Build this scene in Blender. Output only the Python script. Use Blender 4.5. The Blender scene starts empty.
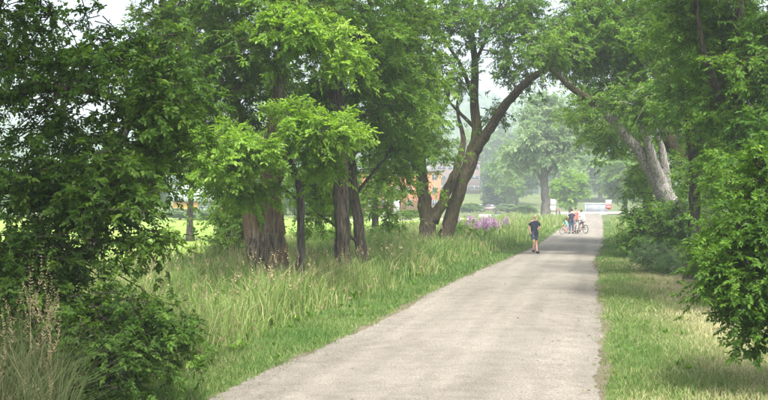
import bpy, math, random
import numpy as np
from mathutils import Vector, Matrix

rng = np.random.default_rng(7)
random.seed(7)
sc = bpy.context.scene
col = sc.collection
R = math.radians

# ------------------------------------------------------------------ camera
CAM_H = 2.4
F = 1000.0 / 768.0
cam_d = bpy.data.cameras.new('camera')
cam = bpy.data.objects.new('camera', cam_d)
col.objects.link(cam)
cam.location = (0, 0, CAM_H)
cam.rotation_euler = (R(90), 0, 0)
cam_d.sensor_fit = 'HORIZONTAL'
cam_d.sensor_width = 36.0
cam_d.lens = 36.0 * F
cam_d.clip_start = 0.1
cam_d.clip_end = 6000
sc.camera = cam

# ------------------------------------------------------------------ sky, sun, exposure
SUN_AZ = 172.0      # degrees from +Y, negative = left
SUN_EL = 58.0
w = bpy.data.worlds.new('World')
sc.world = w
w.use_nodes = True
nt = w.node_tree
bg = nt.nodes['Background']
sky = nt.nodes.new('ShaderNodeTexSky')
sky.sky_type = 'NISHITA'
sky.sun_disc = False
sky.sun_elevation = R(SUN_EL)
sky.sun_rotation = R(SUN_AZ)
sky.air_density = 1.0
sky.dust_density = 6.0
sky.ozone_density = 1.0
hs = nt.nodes.new('ShaderNodeHueSaturation')
hs.inputs['Saturation'].default_value = 0.6
nt.links.new(sky.outputs[0], hs.inputs['Color'])
nt.links.new(hs.outputs[0], bg.inputs['Color'])
bg.inputs['Strength'].default_value = 0.15
sun_d = bpy.data.lights.new('sun', 'SUN')
sun_d.energy = 2.6
sun_d.angle = R(6)
sun_d.color = (1.0, 0.96, 0.90)
sun = bpy.data.objects.new('sun', sun_d)
col.objects.link(sun)
sd = Vector((math.sin(R(SUN_AZ)) * math.cos(R(SUN_EL)), math.cos(R(SUN_AZ)) * math.cos(R(SUN_EL)), math.sin(R(SUN_EL))))
sun.rotation_euler = (-sd).to_track_quat('-Z', 'Y').to_euler()
sc.view_settings.view_transform = 'Standard'
sc.view_settings.look = 'None'
sc.view_settings.exposure = 1.55
sc.view_settings.gamma = 1.0
sc.cycles.use_denoising = True
sc.cycles.max_bounces = 6
sc.cycles.diffuse_bounces = 3
sc.cycles.transmission_bounces = 3
sc.cycles.volume_bounces = 1

# ------------------------------------------------------------------ helpers
def P(px, py, D):
    """a photo pixel (768x400) at distance D -> world point"""
    return np.array([(px - 384) / 1000.0 * D, D, CAM_H - (py - 200) / 1000.0 * D])

def G(px, D, z=0.0):
    return np.array([(px - 384) / 1000.0 * D, D, z])

def unit(v):
    return v / np.maximum(np.linalg.norm(v, axis=-1, keepdims=True), 1e-9)

TRI = [0]
class Acc:
    def __init__(s):
        s.v = []; s.f = []; s.n = 0; s.a = []
    def add(s, V, Fs, tint=None):
        V = np.asarray(V, dtype=np.float64).reshape(-1, 3)
        s.v.append(V)
        if not isinstance(Fs, list): Fs = [Fs]
        for f in Fs:
            f = np.asarray(f, dtype=np.int64)
            if len(f): s.f.append(f + s.n)
        s.n += len(V)
        s.a.append(np.full(len(V), 0.5) if tint is None else np.broadcast_to(np.asarray(tint, float), (len(V),)))
    def mesh(s, name, off=(0, 0, 0), smooth=False):
        me = bpy.data.meshes.new(name)
        V = np.concatenate(s.v) - np.asarray(off, float)
        me.vertices.add(len(V))
        me.vertices.foreach_set('co', V.astype(np.float32).ravel())
        loops = np.concatenate([f.ravel() for f in s.f])
        lens = np.concatenate([np.full(len(f), f.shape[1]) for f in s.f])
        starts = np.concatenate([[0], np.cumsum(lens)[:-1]])
        me.loops.add(len(loops))
        me.loops.foreach_set('vertex_index', loops.astype(np.int32))
        me.polygons.add(len(lens))
        me.polygons.foreach_set('loop_start', starts.astype(np.int32))
        if smooth:
            me.polygons.foreach_set('use_smooth', np.ones(len(lens), bool))
        me.update(calc_edges=True)
        at = me.attributes.new('tint', 'FLOAT', 'POINT')
        at.data.foreach_set('value', np.concatenate(s.a).astype(np.float32))
        TRI[0] += int((lens - 2).sum())
        return me

def link(name, me, mat, parent=None, loc=None, kind=None):
    o = bpy.data.objects.new(name, me)
    col.objects.link(o)
    if mat is not None and me is not None and not me.materials: me.materials.append(mat)
    if parent is not None: o.parent = parent
    if loc is not None: o.location = loc
    if kind: o['kind'] = kind
    return o

def tag(o, label, cat, group=None):
    o['label'] = label; o['category'] = cat
    if group: o['group'] = group
    return o

def thing(name, label, cat, loc, group=None, rz=0):
    o = bpy.data.objects.new(name, None)
    o.empty_display_size = 0.2
    col.objects.link(o)
    o.location = loc; o.rotation_euler = (0, 0, rz)
    return tag(o, label, cat, group)

def catmull(pts, per=4):
    pts = np.asarray(pts, float)
    if len(pts) < 3:
        t = np.linspace(0, 1, per * (len(pts) - 1) + 1)[:, None]
        return pts[0] * (1 - t) + pts[-1] * t
    p = np.vstack([2 * pts[0] - pts[1], pts, 2 * pts[-1] - pts[-2]])
    out = []
    for i in range(1, len(p) - 2):
        for k in range(per):
            t = k / per
            out.append(0.5 * ((2 * p[i]) + (-p[i-1] + p[i+1]) * t + (2*p[i-1] - 5*p[i] + 4*p[i+1] - p[i+2]) * t*t + (-p[i-1] + 3*p[i] - 3*p[i+1] + p[i+2]) * t**3))
    out.append(pts[-1])
    return np.array(out)

def tube(acc, pts, rad, sides=6, jitter=0.0, tint=0.5, cap=True, flare=0.0):
    pts = np.asarray(pts, float); n = len(pts)
    rad = np.broadcast_to(np.asarray(rad, float), (n,))
    T = unit(np.gradient(pts, axis=0))
    a = np.array([1.0, 0, 0]) if abs(T[0][0]) < 0.8 else np.array([0, 1.0, 0])
    N = np.zeros((n, 3)); u = np.cross(T[0], a); u /= np.linalg.norm(u)
    for i in range(n):
        u = u - T[i] * np.dot(u, T[i]); u /= max(np.linalg.norm(u), 1e-9); N[i] = u
    B = np.cross(T, N)
    ang = np.linspace(0, 2 * np.pi, sides, endpoint=False)
    rr = rad[:, None] * np.ones(sides)
    if jitter:
        ph = rng.uniform(0, 6.28, 4); s = np.arange(n)[:, None] * 0.55
        rr = rr * (1 + jitter * (np.sin(2 * ang + ph[0] + 0.4 * s) + 0.7 * np.sin(3 * ang + ph[1] - 0.3 * s) + 0.6 * np.sin(5 * ang + ph[2]) ) + jitter * rng.normal(0, 0.35, (n, sides)))
    V = pts[:, None, :] + rr[..., None] * (np.cos(ang)[None, :, None] * N[:, None, :] + np.sin(ang)[None, :, None] * B[:, None, :])
    i, j = np.meshgrid(np.arange(n - 1), np.arange(sides), indexing='ij')
    a0 = i * sides + j; a1 = i * sides + (j + 1) % sides
    q = np.stack([a0, a1, a1 + sides, a0 + sides], -1).reshape(-1, 4)
    V = V.reshape(-1, 3)
    Fs = [q]
    if cap:
        V = np.vstack([V, pts[-1], pts[0]])
        e = (n - 1) * sides
        k = np.arange(sides)
        Fs.append(np.stack([e + k, e + (k + 1) % sides, np.full(sides, n * sides)], -1))
        Fs.append(np.stack([(k + 1) % sides, k, np.full(sides, n * sides + 1)], -1))
    acc.add(V, Fs, tint)

def box(acc, lo, hi, tint=0.5):
    x0, y0, z0 = lo; x1, y1, z1 = hi
    V = [(x0,y0,z0),(x1,y0,z0),(x1,y1,z0),(x0,y1,z0),(x0,y0,z1),(x1,y0,z1),(x1,y1,z1),(x0,y1,z1)]
    acc.add(V, np.array([(0,3,2,1),(4,5,6,7),(0,1,5,4),(1,2,6,5),(2,3,7,6),(3,0,4,7)]), tint)

def prism(acc, prof, y0, y1, tint=0.5):
    """profile of (x,z) points extruded along y"""
    n = len(prof)
    V = [(x, y0, z) for x, z in prof] + [(x, y1, z) for x, z in prof]
    k = np.arange(n)
    acc.add(V, [np.stack([k, (k+1) % n, (k+1) % n + n, k + n], -1), np.array([list(range(n))[::-1]]), np.array([list(range(n, 2*n))])], tint)

def disc_tube(acc, c, rx, r, axis='x', seg=20, sides=6, tint=0.5):
    """torus of radius rx with tube r, axle along x"""
    a = np.linspace(0, 2*np.pi, seg, endpoint=False); b = np.linspace(0, 2*np.pi, sides, endpoint=False)
    A, Bq = np.meshgrid(a, b, indexing='ij')
    rad = rx + r * np.cos(Bq)
    V = np.stack([c[0] + r * np.sin(Bq), c[1] + rad * np.cos(A), c[2] + rad * np.sin(A)], -1).reshape(-1, 3)
    i, j = np.meshgrid(np.arange(seg), np.arange(sides), indexing='ij')
    i2 = (i + 1) % seg; j2 = (j + 1) % sides
    acc.add(V, np.stack([i*sides+j, i2*sides+j, i2*sides+j2, i*sides+j2], -1).reshape(-1, 4), tint)

def ellipsoid(acc, c, r, seg=12, rings=8, tint=0.5):
    V = [(c[0], c[1], c[2] - r[2])]
    for i in range(1, rings):
        t = -np.pi/2 + np.pi * i / rings
        for j in range(seg):
            p = 2*np.pi*j/seg
            V.append((c[0] + r[0]*np.cos(t)*np.cos(p), c[1] + r[1]*np.cos(t)*np.sin(p), c[2] + r[2]*np.sin(t)))
    V.append((c[0], c[1], c[2] + r[2]))
    q = [(1 + i*seg + j, 1 + i*seg + (j+1) % seg, 1 + (i+1)*seg + (j+1) % seg, 1 + (i+1)*seg + j) for i in range(rings-2) for j in range(seg)]
    t = [(0, 1 + (j+1) % seg, 1 + j) for j in range(seg)]
    e = 1 + (rings-2)*seg
    t += [(len(V)-1, e + j, e + (j+1) % seg) for j in range(seg)]
    acc.add(V, [np.array(q), np.array(t)], tint)

# ------------------------------------------------------------------ materials
def newmat(name):
    m = bpy.data.materials.new(name); m.use_nodes = True
    n = m.node_tree.nodes; b = n['Principled BSDF']
    return m, m.node_tree, n, b

def ramp(ntree, cols, fac):
    r = ntree.nodes.new('ShaderNodeValToRGB')
    els = r.color_ramp.elements
    while len(els) < len(cols): els.new(0.5)
    for e, (p, c) in zip(els, cols):
        e.position = p; e.color = (*c, 1)
    ntree.links.new(fac, r.inputs['Fac'])
    return r.outputs['Color']

def plain(name, c, rough=0.7, metal=0.0, var=0.12, scale=6.0, spec=0.4):
    m, t, n, b = newmat(name)
    tc = n.new('ShaderNodeTexCoord'); nz = n.new('ShaderNodeTexNoise')
    nz.inputs['Scale'].default_value = scale; nz.inputs['Detail'].default_value = 6
    t.links.new(tc.outputs['Object'], nz.inputs['Vector'])
    c = np.array(c)
    t.links.new(ramp(t, [(0.3, tuple(c * (1 - var))), (0.7, tuple(np.minimum(c * (1 + var), 1)))], nz.outputs['Fac']), b.inputs['Base Color'])
    b.inputs['Roughness'].default_value = rough; b.inputs['Metallic'].default_value = metal
    b.inputs['Specular IOR Level'].default_value = spec
    return m

def leafmat(name, cols, trans=0.38, rough=0.55, spec=0.22, tcol=None):
    m, t, n, b = newmat(name)
    at = n.new('ShaderNodeAttribute'); at.attribute_name = 'tint'
    k = np.linspace(0, 1, len(cols))
    c = ramp(t, list(zip(k, cols)), at.outputs['Fac'])
    t.links.new(c, b.inputs['Base Color'])
    b.inputs['Roughness'].default_value = rough
    b.inputs['Specular IOR Level'].default_value = spec
    tr = n.new('ShaderNodeBsdfTranslucent')
    hsv = n.new('ShaderNodeHueSaturation')
    hsv.inputs['Hue'].default_value = 0.49; hsv.inputs['Saturation'].default_value = 1.1; hsv.inputs['Value'].default_value = 1.35
    t.links.new(c, hsv.inputs['Color']); t.links.new(hsv.outputs[0], tr.inputs['Color'])
    mx = n.new('ShaderNodeMixShader'); mx.inputs[0].default_value = trans
    t.links.new(b.outputs[0], mx.inputs[1]); t.links.new(tr.outputs[0], mx.inputs[2])
    t.links.new(mx.outputs[0], n['Material Output'].inputs['Surface'])
    return m

def barkmat(name, a, bcol, moss=None, vscale=1.0):
    m, t, n, b = newmat(name)
    tc = n.new('ShaderNodeTexCoord'); mp = n.new('ShaderNodeMapping')
    mp.inputs['Scale'].default_value = (13 * vscale, 13 * vscale, 1.5 * vscale)
    t.links.new(tc.outputs['Object'], mp.inputs['Vector'])
    nz = n.new('ShaderNodeTexNoise'); nz.inputs['Scale'].default_value = 1.6; nz.inputs['Detail'].default_value = 8; nz.inputs['Roughness'].default_value = 0.65
    t.links.new(mp.outputs[0], nz.inputs['Vector'])
    c1 = ramp(t, [(0.40, tuple(0.7 * v for v in a)), (0.50, tuple(0.5 * (u + v) for u, v in zip(a, bcol))), (0.64, tuple(1.15 * v for v in bcol))], nz.outputs['Fac'])
    out = c1
    if moss:
        n2 = n.new('ShaderNodeTexNoise'); n2.inputs['Scale'].default_value = 1.1; n2.inputs['Detail'].default_value = 4
        t.links.new(tc.outputs['Object'], n2.inputs['Vector'])
        f = ramp(t, [(0.42, (0, 0, 0)), (0.68, (0.85, 0.85, 0.85))], n2.outputs['Fac'])
        mx = n.new('ShaderNodeMix'); mx.data_type = 'RGBA'
        t.links.new(f, mx.inputs['Factor']); t.links.new(c1, mx.inputs['A']); mx.inputs['B'].default_value = (*moss, 1)
        out = mx.outputs['Result']
    t.links.new(out, b.inputs['Base Color'])
    bp = n.new('ShaderNodeBump'); bp.inputs['Strength'].default_value = 1.0; bp.inputs['Distance'].default_value = 0.14
    t.links.new(nz.outputs['Fac'], bp.inputs['Height']); t.links.new(bp.outputs[0], b.inputs['Normal'])
    b.inputs['Roughness'].default_value = 0.9; b.inputs['Specular IOR Level'].default_value = 0.15
    return m

def groundmat(name, cols, scales=(0.18, 1.3, 14), bump=0.4, bdist=0.05, fine=(0.75, 1.25)):
    m, t, n, b = newmat(name)
    tc = n.new('ShaderNodeTexCoord')
    ns = []
    for s in scales:
        z = n.new('ShaderNodeTexNoise'); z.inputs['Scale'].default_value = s; z.inputs['Detail'].default_value = 7; z.inputs['Roughness'].default_value = 0.62
        t.links.new(tc.outputs['Object'], z.inputs['Vector']); ns.append(z.outputs['Fac'])
    ma = n.new('ShaderNodeMath'); ma.operation = 'ADD'; t.links.new(ns[0], ma.inputs[0]); t.links.new(ns[1], ma.inputs[1])
    mh = n.new('ShaderNodeMath'); mh.operation = 'MULTIPLY'; mh.inputs[1].default_value = 0.5; t.links.new(ma.outputs[0], mh.inputs[0])
    c = ramp(t, cols, mh.outputs[0])
    mr = n.new('ShaderNodeMapRange'); mr.inputs['From Min'].default_value = 0.3; mr.inputs['From Max'].default_value = 0.7
    mr.inputs['To Min'].default_value = fine[0]; mr.inputs['To Max'].default_value = fine[1]
    t.links.new(ns[2], mr.inputs['Value'])
    vm = n.new('ShaderNodeVectorMath'); vm.operation = 'SCALE'
    t.links.new(c, vm.inputs[0]); t.links.new(mr.outputs[0], vm.inputs['Scale'])
    t.links.new(vm.outputs[0], b.inputs['Base Color'])
    bp = n.new('ShaderNodeBump'); bp.inputs['Strength'].default_value = bump; bp.inputs['Distance'].default_value = bdist
    t.links.new(ns[2], bp.inputs['Height']); t.links.new(bp.outputs[0], b.inputs['Normal'])
    b.inputs['Roughness'].default_value = 0.95; b.inputs['Specular IOR Level'].default_value = 0.1
    return m

M_ground = groundmat('ground', [(0.35, (0.05, 0.075, 0.022)), (0.5, (0.085, 0.115, 0.035)), (0.65, (0.16, 0.15, 0.065))])
M_lawn = groundmat('lawn', [(0.35, (0.11, 0.19, 0.035)), (0.5, (0.18, 0.27, 0.05)), (0.66, (0.27, 0.32, 0.08))])
M_path = groundmat('gravel', [(0.34, (0.160, 0.145, 0.119)), (0.5, (0.220, 0.202, 0.169)), (0.66, (0.262, 0.243, 0.206))], scales=(0.35, 2.6, 34), bump=0.9, bdist=0.03, fine=(0.58, 1.42))
def streaks(m):
    t = m.node_tree; n = t.nodes
    b = n['Principled BSDF']; src = b.inputs['Base Color'].links[0].from_socket
    tc = n.new('ShaderNodeTexCoord'); mp = n.new('ShaderNodeMapping'); mp.inputs['Rotation'].default_value = (0, 0, R(12.5)); m2 = n.new('ShaderNodeMapping'); m2.inputs['Scale'].default_value = (1.7, 0.05, 1); t.links.new(mp.outputs[0], m2.inputs['Vector'])
    nz = n.new('ShaderNodeTexNoise'); nz.inputs['Scale'].default_value = 1.0; nz.inputs['Detail'].default_value = 4
    t.links.new(tc.outputs['Object'], mp.inputs['Vector']); t.links.new(m2.outputs[0], nz.inputs['Vector'])
    mr = n.new('ShaderNodeMapRange'); mr.inputs['From Min'].default_value = 0.35; mr.inputs['From Max'].default_value = 0.65; mr.inputs['To Min'].default_value = 0.80; mr.inputs['To Max'].default_value = 1.04
    t.links.new(nz.outputs['Fac'], mr.inputs['Value'])
    v = n.new('ShaderNodeVectorMath'); v.operation = 'SCALE'; t.links.new(src, v.inputs[0]); t.links.new(mr.outputs[0], v.inputs['Scale']); t.links.new(v.outputs[0], b.inputs['Base Color'])
streaks(M_path)
M_road = groundmat('pale_road', [(0.35, (0.42, 0.39, 0.35)), (0.65, (0.52, 0.49, 0.45))], scales=(0.2, 1.1, 8), bump=0.1)
M_hill = groundmat('hill', [(0.4, (0.035, 0.06, 0.022)), (0.6, (0.06, 0.09, 0.035))], scales=(0.01, 0.05, 0.3), bump=0.6, bdist=2.0)

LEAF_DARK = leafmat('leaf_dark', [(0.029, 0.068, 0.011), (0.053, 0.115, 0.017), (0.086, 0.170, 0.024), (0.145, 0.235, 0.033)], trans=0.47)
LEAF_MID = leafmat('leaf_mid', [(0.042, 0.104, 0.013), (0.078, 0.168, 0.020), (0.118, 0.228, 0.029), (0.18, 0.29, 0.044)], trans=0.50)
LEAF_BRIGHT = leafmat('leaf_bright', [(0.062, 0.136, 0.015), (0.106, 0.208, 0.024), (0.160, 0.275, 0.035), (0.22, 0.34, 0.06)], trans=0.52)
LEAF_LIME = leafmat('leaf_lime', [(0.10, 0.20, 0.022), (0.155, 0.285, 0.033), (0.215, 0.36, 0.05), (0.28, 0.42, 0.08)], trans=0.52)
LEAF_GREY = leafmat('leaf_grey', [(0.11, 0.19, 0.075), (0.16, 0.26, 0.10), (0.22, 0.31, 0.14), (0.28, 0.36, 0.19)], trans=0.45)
LEAF_CONIFER = leafmat('leaf_conifer', [(0.02, 0.045, 0.022), (0.03, 0.06, 0.03), (0.045, 0.075, 0.04)], trans=0.15)
GRASS_TALL = leafmat('grass_tall', [(0.075, 0.15, 0.030), (0.135, 0.225, 0.050), (0.215, 0.295, 0.085), (0.38, 0.37, 0.18), (0.48, 0.42, 0.26)], trans=0.35, rough=0.5)
GRASS_SHORT = leafmat('grass_short', [(0.050, 0.12, 0.022), (0.080, 0.17, 0.032), (0.135, 0.215, 0.055), (0.31, 0.31, 0.14), (0.46, 0.42, 0.25)], trans=0.3, rough=0.5)
SEED = leafmat('seed_head', [(0.22, 0.20, 0.09), (0.34, 0.28, 0.16), (0.42, 0.35, 0.22)], trans=0.3)
PURPLE = leafmat('purple_petal', [(0.38, 0.22, 0.37), (0.50, 0.32, 0.49), (0.60, 0.42, 0.58)], trans=0.3)
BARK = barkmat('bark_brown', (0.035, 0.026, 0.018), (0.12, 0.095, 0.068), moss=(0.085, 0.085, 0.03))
BARK_ORANGE = barkmat('bark_lichen', (0.055, 0.048, 0.036), (0.19, 0.168, 0.132), moss=(0.19, 0.12, 0.06))
BARK_GREY = barkmat('bark_grey', (0.06, 0.055, 0.048), (0.17, 0.155, 0.135))
BARK_DEAD = barkmat('bark_dead', (0.22, 0.205, 0.185), (0.50, 0.475, 0.435), vscale=1.3)
BARK_DARK = barkmat('bark_dark', (0.030, 0.026, 0.019), (0.105, 0.092, 0.070))

# ------------------------------------------------------------------ foliage
def leaf_acc(acc, B, D, N, S, wid, tint, near=False):
    """leaves: base B, direction D, normal N, length S"""
    n = len(B)
    if n == 0: return
    D = unit(D); side = unit(np.cross(D, N)); N = np.cross(side, D)
    S = S[:, None]; W = S * wid
    tip = B + D * S - N * S * 0.10
    if near:
        l1 = B + D*S*0.30 + side*W*0.9 + N*S*0.06; l2 = B + D*S*0.62 + side*W*0.72 + N*S*0.03
        r1 = B + D*S*0.30 - side*W*0.9 + N*S*0.06; r2 = B + D*S*0.62 - side*W*0.72 + N*S*0.03
        V = np.stack([B, tip, l2, l1, r1, r2], 1).reshape(-1, 3)
        k = np.arange(n)[:, None] * 6
        Fq = np.concatenate([k + [0, 1, 2, 3], k + [0, 4, 5, 1]])
        acc.add(V, Fq, np.repeat(tint, 6))
    else:
        l = B + D*S*0.42 + side*W + N*S*0.07; r = B + D*S*0.42 - side*W + N*S*0.07
        V = np.stack([B, l, tip, r], 1).reshape(-1, 3)
        k = np.arange(n)[:, None] * 4
        Ft = np.concatenate([k + [0, 2, 1], k + [0, 3, 2]])
        acc.add(V, Ft, np.repeat(tint, 4))

def foliage(acc, tw, C, cr, twigs, sprays, s, near=False, bias=0.0, droop=0.35, wid=0.24, leaflets=5):
    """clumps of drooping twigs carrying compound leaves. C (n,3), cr (n,)"""
    n = len(C)
    c = np.repeat(C, twigs, 0); r = np.repeat(cr, twigs)
    m = len(c)
    az = rng.uniform(0, np.pi, n); st = rng.uniform(1.15, 1.7, n)
    ca = np.repeat(np.stack([np.cos(az), np.sin(az), rng.normal(-0.1, 0.25, n)], 1), twigs, 0); st = np.repeat(st, twigs)[:, None]
    d = rng.normal(size=(m, 3)); d[:, 2] *= 0.55; d = unit(d)
    d = d + ca * (np.sum(d * ca, 1, keepdims=True)) * (st - 1)
    c = c + rng.normal(size=(m, 3)) * (r[:, None] * 0.22)
    L = r * rng.uniform(0.35, 1.25, m)
    ctint = np.repeat(rng.normal(0, 0.13, n), twigs) + rng.normal(0, 0.09, m)
    def at(t, d, L, c):
        return c + d * (L * t)[:, None] + np.stack([0*t, 0*t, -droop * L * t * t], 1)
    if tw is not None:
        for i in range(0, m, 2):
            ts = np.array([0, 0.5, 1.0])
            tube(tw, at(ts, d[i], L[i] * np.ones(3), c[i]), [0.011, 0.007, 0.003] if s < 0.13 else [0.018, 0.011, 0.004], 3, cap=False)
    k = sprays
    t = rng.uniform(0.15, 1.0, m * k) ** 0.75
    d2 = np.repeat(d, k, 0); L2 = np.repeat(L, k); c2 = np.repeat(c, k, 0)
    p = at(t, d2, L2, c2)
    ax = unit(d2 * 0.7 + rng.normal(size=(m*k, 3)) * 0.5 + np.array([0, 0, -0.30]))
    up = unit(np.array([0, 0, 1.0]) + rng.normal(size=(m*k, 3)) * 0.45 + d2 * 0.25)
    side = unit(np.cross(ax, up))
    ss = s * rng.uniform(0.6, 1.3, m * k)
    tint = np.repeat(ctint, k) + rng.normal(0.42 + bias, 0.15, m*k) + 0.10 * (t - 0.5)
    offs = [(1.25, 0.0), (0.85, 0.95), (0.85, -0.95), (0.4, 1.15), (0.4, -1.15)][:leaflets]
    for (o, a) in offs:
        B = p + ax * (ss * o)[:, None]
        D = ax * math.cos(a) + side * math.sin(a) + rng.normal(size=ax.shape) * 0.18 + np.array([0, 0, -0.15])
        leaf_acc(acc, B, D, up + rng.normal(size=ax.shape) * 0.25, ss * (1.0 if a == 0 else 0.9), wid, np.clip(tint + rng.normal(0, 0.06, len(tint)), 0, 1), near)

def sample_region(reg, holes):
    px, py, rx, ry, D, dd, n = reg[:7]
    out = []
    tries = 0
    best = None
    while len(out) < n and tries < n * 30:
        tries += 1
        a = rng.normal(size=3); a /= np.linalg.norm(a); a *= rng.uniform(0.05, 1.0) ** 0.5
        x = px + a[0] * rx; y = py + a[2] * ry; d = D + a[1] * dd
        if any(((x - h[0]) / h[2]) ** 2 + ((y - h[1]) / h[3]) ** 2 < 1 for h in holes): continue
        q = P(x, y, d)
        if q[2] < 0.35: continue
        if out:
            dist = min(np.linalg.norm(q - o) for o in out)
            vol = (rx * ry * D * D / 1e6 * dd * 4.19 / n) ** (1/3)
            if dist < 0.62 * vol and tries < n * 20: continue
        out.append(q)
    return out

def tree(name, label, stems, regions, leafm, bark=None, s=0.11, cr=0.9, twigs=22, sprays=11, near=False, holes=(), bias=0.0,
         group=None, droop=0.35, wid=0.24, cat='tree', extra=(), leaflets=5, sides=10, fine=True, limb_bark=None):
    """stems: lists of (px, py, D, radius); the first starts on the ground"""
    bark = bark or BARK
    base = P(*stems[0][0][:3]); base[2] = 0.0
    root = thing(name, label, cat, base, group)
    nodes = []; nrad = []
    for si, st in enumerate(stems):
        pts = np.array([P(*q[:3]) for q in st]); rad = np.array([q[3] for q in st], float)
        if si == 0 or (len(st[0]) > 4 and st[0][4] == 'g'):
            pts[0][2] = -0.1
        cp = catmull(pts, 5); cr_ = catmull(np.stack([rad, rad, rad], 1), 5)[:, 0]
        if len(cp) > 3:
            wob = rng.normal(0, 0.10, cp.shape) * cr_[:, None]; wob[0] = 0; wob[-1] = 0; cp = cp + wob
        if si == 0 or (len(st[0]) > 4 and st[0][4] == 'g'):
            hgt = cp[:, 2]
            cr_ = cr_ * (1 + 0.45 * np.exp(-np.maximum(hgt, 0) / 0.35))
        if len(regions): cr_[-1] = min(cr_[-1], 0.012); cr_[-2] = min(cr_[-2], max(0.02, cr_[-3] * 0.75))
        a = Acc()
        tube(a, cp, np.maximum(cr_, 0.008), sides + 4, jitter=0.075)
        me = a.mesh('trunk' if si == 0 else 'limb', base, True)
        ground_start = si == 0 or (len(st[0]) > 4 and st[0][4] == 'g')
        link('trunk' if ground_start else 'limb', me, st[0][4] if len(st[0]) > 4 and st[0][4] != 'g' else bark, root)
        nodes += list(cp[2:]); nrad += list(cr_[2:])
    C = []
    if regions:
        for st in stems:
            t = st[-1]
            if len(st) > 2: C.append(P(*t[:3]))
    for reg in regions:
        C += sample_region(reg, holes)
    if not C: return root
    C = np.array(C)
    # grow limbs to the clumps, nearest first
    acc = Acc()
    order = list(range(len(C)))
    nd = np.array(nodes); nr = np.array(nrad)
    dmin = np.array([np.min(np.linalg.norm(nd - c, axis=1)) for c in C])
    order = np.argsort(dmin)
    for i in order:
        c = C[i]
        dv = c - nd
        dist = np.linalg.norm(dv, axis=1)
        cost = dist + 0.6 * np.maximum(0, -dv[:, 2] + 0.25 * dist)
        j = int(np.argmin(cost))
        a0 = nd[j]; L = dist[j]
        if L < 0.05: continue
        mid = (a0 + c) / 2 + np.array([0, 0, 0.12 * L]) + rng.normal(0, 0.07 * L, 3)
        pts = catmull([a0, mid, c], 3)
        r0 = min(nr[j] * 0.75, 0.018 + 0.018 * L)
        rr = np.linspace(r0, max(0.3 * r0, 0.008), len(pts))
        tube(acc, pts, rr, 5, cap=False)
        nd = np.vstack([nd, pts[2:]]); nr = np.concatenate([nr, rr[2:]])
    crs = cr * rng.uniform(0.75, 1.25, len(C))
    lf = Acc()
    # clumps well outside the view only cast shade: fewer, larger leaves there
    px = 384 + 1000 * C[:, 0] / C[:, 1]; py = 200 - 1000 * (C[:, 2] - CAM_H) / C[:, 1]; mg = 1500 * crs / C[:, 1]
    inn = (px > -mg) & (px < 768 + mg) & (py > -mg)
    fr = C[:, 1] < np.median(C[inn, 1]) + 0.15 if near and inn.any() else np.zeros(len(C), bool)
    for sel, k_, f_, nr_ in ((inn & fr, sprays, 1.0, True), (inn & ~fr, max(5, round(sprays * 0.82)), 1.1, False), (~inn, max(3, round(sprays * 0.32)), 1.75, False)):
        if sel.any(): foliage(lf, acc if fine and f_ < 1.5 else None, C[sel], crs[sel], twigs, k_, s * f_, nr_, bias, droop, wid, leaflets)
    if acc.v:
        link('branchwork', acc.mesh('branchwork', base, True), limb_bark or bark, root, kind='stuff')
    link('crown', lf.mesh('crown', base), leafm, root, kind='stuff')
    return root

def vnoise(x, y, sc_, seed=0):
    r = np.random.default_rng(seed)
    g = r.uniform(-1, 1, (64, 64))
    u = x / sc_; v = y / sc_
    i = np.floor(u).astype(int); j = np.floor(v).astype(int); fu = u - i; fv = v - j
    fu = fu*fu*(3-2*fu); fv = fv*fv*(3-2*fv)
    A = g[i % 64, j % 64]; B = g[(i+1) % 64, j % 64]; C = g[i % 64, (j+1) % 64]; D = g[(i+1) % 64, (j+1) % 64]
    return (A*(1-fu)+B*fu)*(1-fv) + (C*(1-fu)+D*fu)*fv

# ------------------------------------------------------------------ ground
def edge(tab):
    d = np.array([2400.0 / (y - 200) for x, y in tab]); x = np.array([(x - 384) / 1000.0 * 2400.0 / (y - 200) for x, y in tab])
    s0 = (x[1] - x[0]) / (d[1] - d[0])
    d = np.concatenate([[-30.0], d]); x = np.concatenate([[x[0] - 0.235 * (d[1] + 30.0)], x])
    return lambda q: np.interp(q, d, x)
EL = edge([(210, 400), (278, 367.5), (330, 345), (380, 321), (440, 289.5), (480, 270.5), (515, 256), (538.6, 244.5), (558, 230.5), (572, 222), (585, 213.5)])
ER = edge([(600, 400), (602, 340), (597, 290), (596, 272), (593, 262), (602, 244.5), (603, 223), (601, 213.5)])
TG = edge([(140, 400), (228, 352), (278, 332), (330, 312), (412, 285), (462, 264), (503, 251), (534, 240), (555, 229), (583, 213.5)])

def hgt(x, y):
    """terrain height: flat along the path, a bank and hills far off"""
    x = np.asarray(x, float); y = np.asarray(y, float)
    z = np.clip((y - 205) / 60, 0, 1); z = 4.0 * z * z * (3 - 2 * z)
    hl = np.clip((y - 420) / 520, 0, 1); hl = hl * hl * (3 - 2 * hl)
    prof = 74 + 16 * np.sin(x / 140 + 0.6) + 9 * np.sin(x / 57 + 2.0) + 4 * np.sin(x / 23)
    z = z + hl * prof
    far = np.clip((y - 1200) / 800, 0, 1)
    return z * (1 - far)
xs = np.unique(np.concatenate([np.linspace(-2500, -500, 24), np.linspace(-500, 500, 61), np.linspace(500, 2500, 24)]))
ys = np.unique(np.concatenate([np.linspace(-300, 0, 8), np.linspace(0, 300, 61), np.linspace(300, 1200, 60), np.linspace(1200, 3200, 14)]))
X, Y = np.meshgrid(xs, ys, indexing='ij')
Z = hgt(X, Y)
ii, jj = np.meshgrid(np.arange(len(xs) - 1), np.arange(len(ys) - 1), indexing='ij')
n_y = len(ys)
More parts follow.
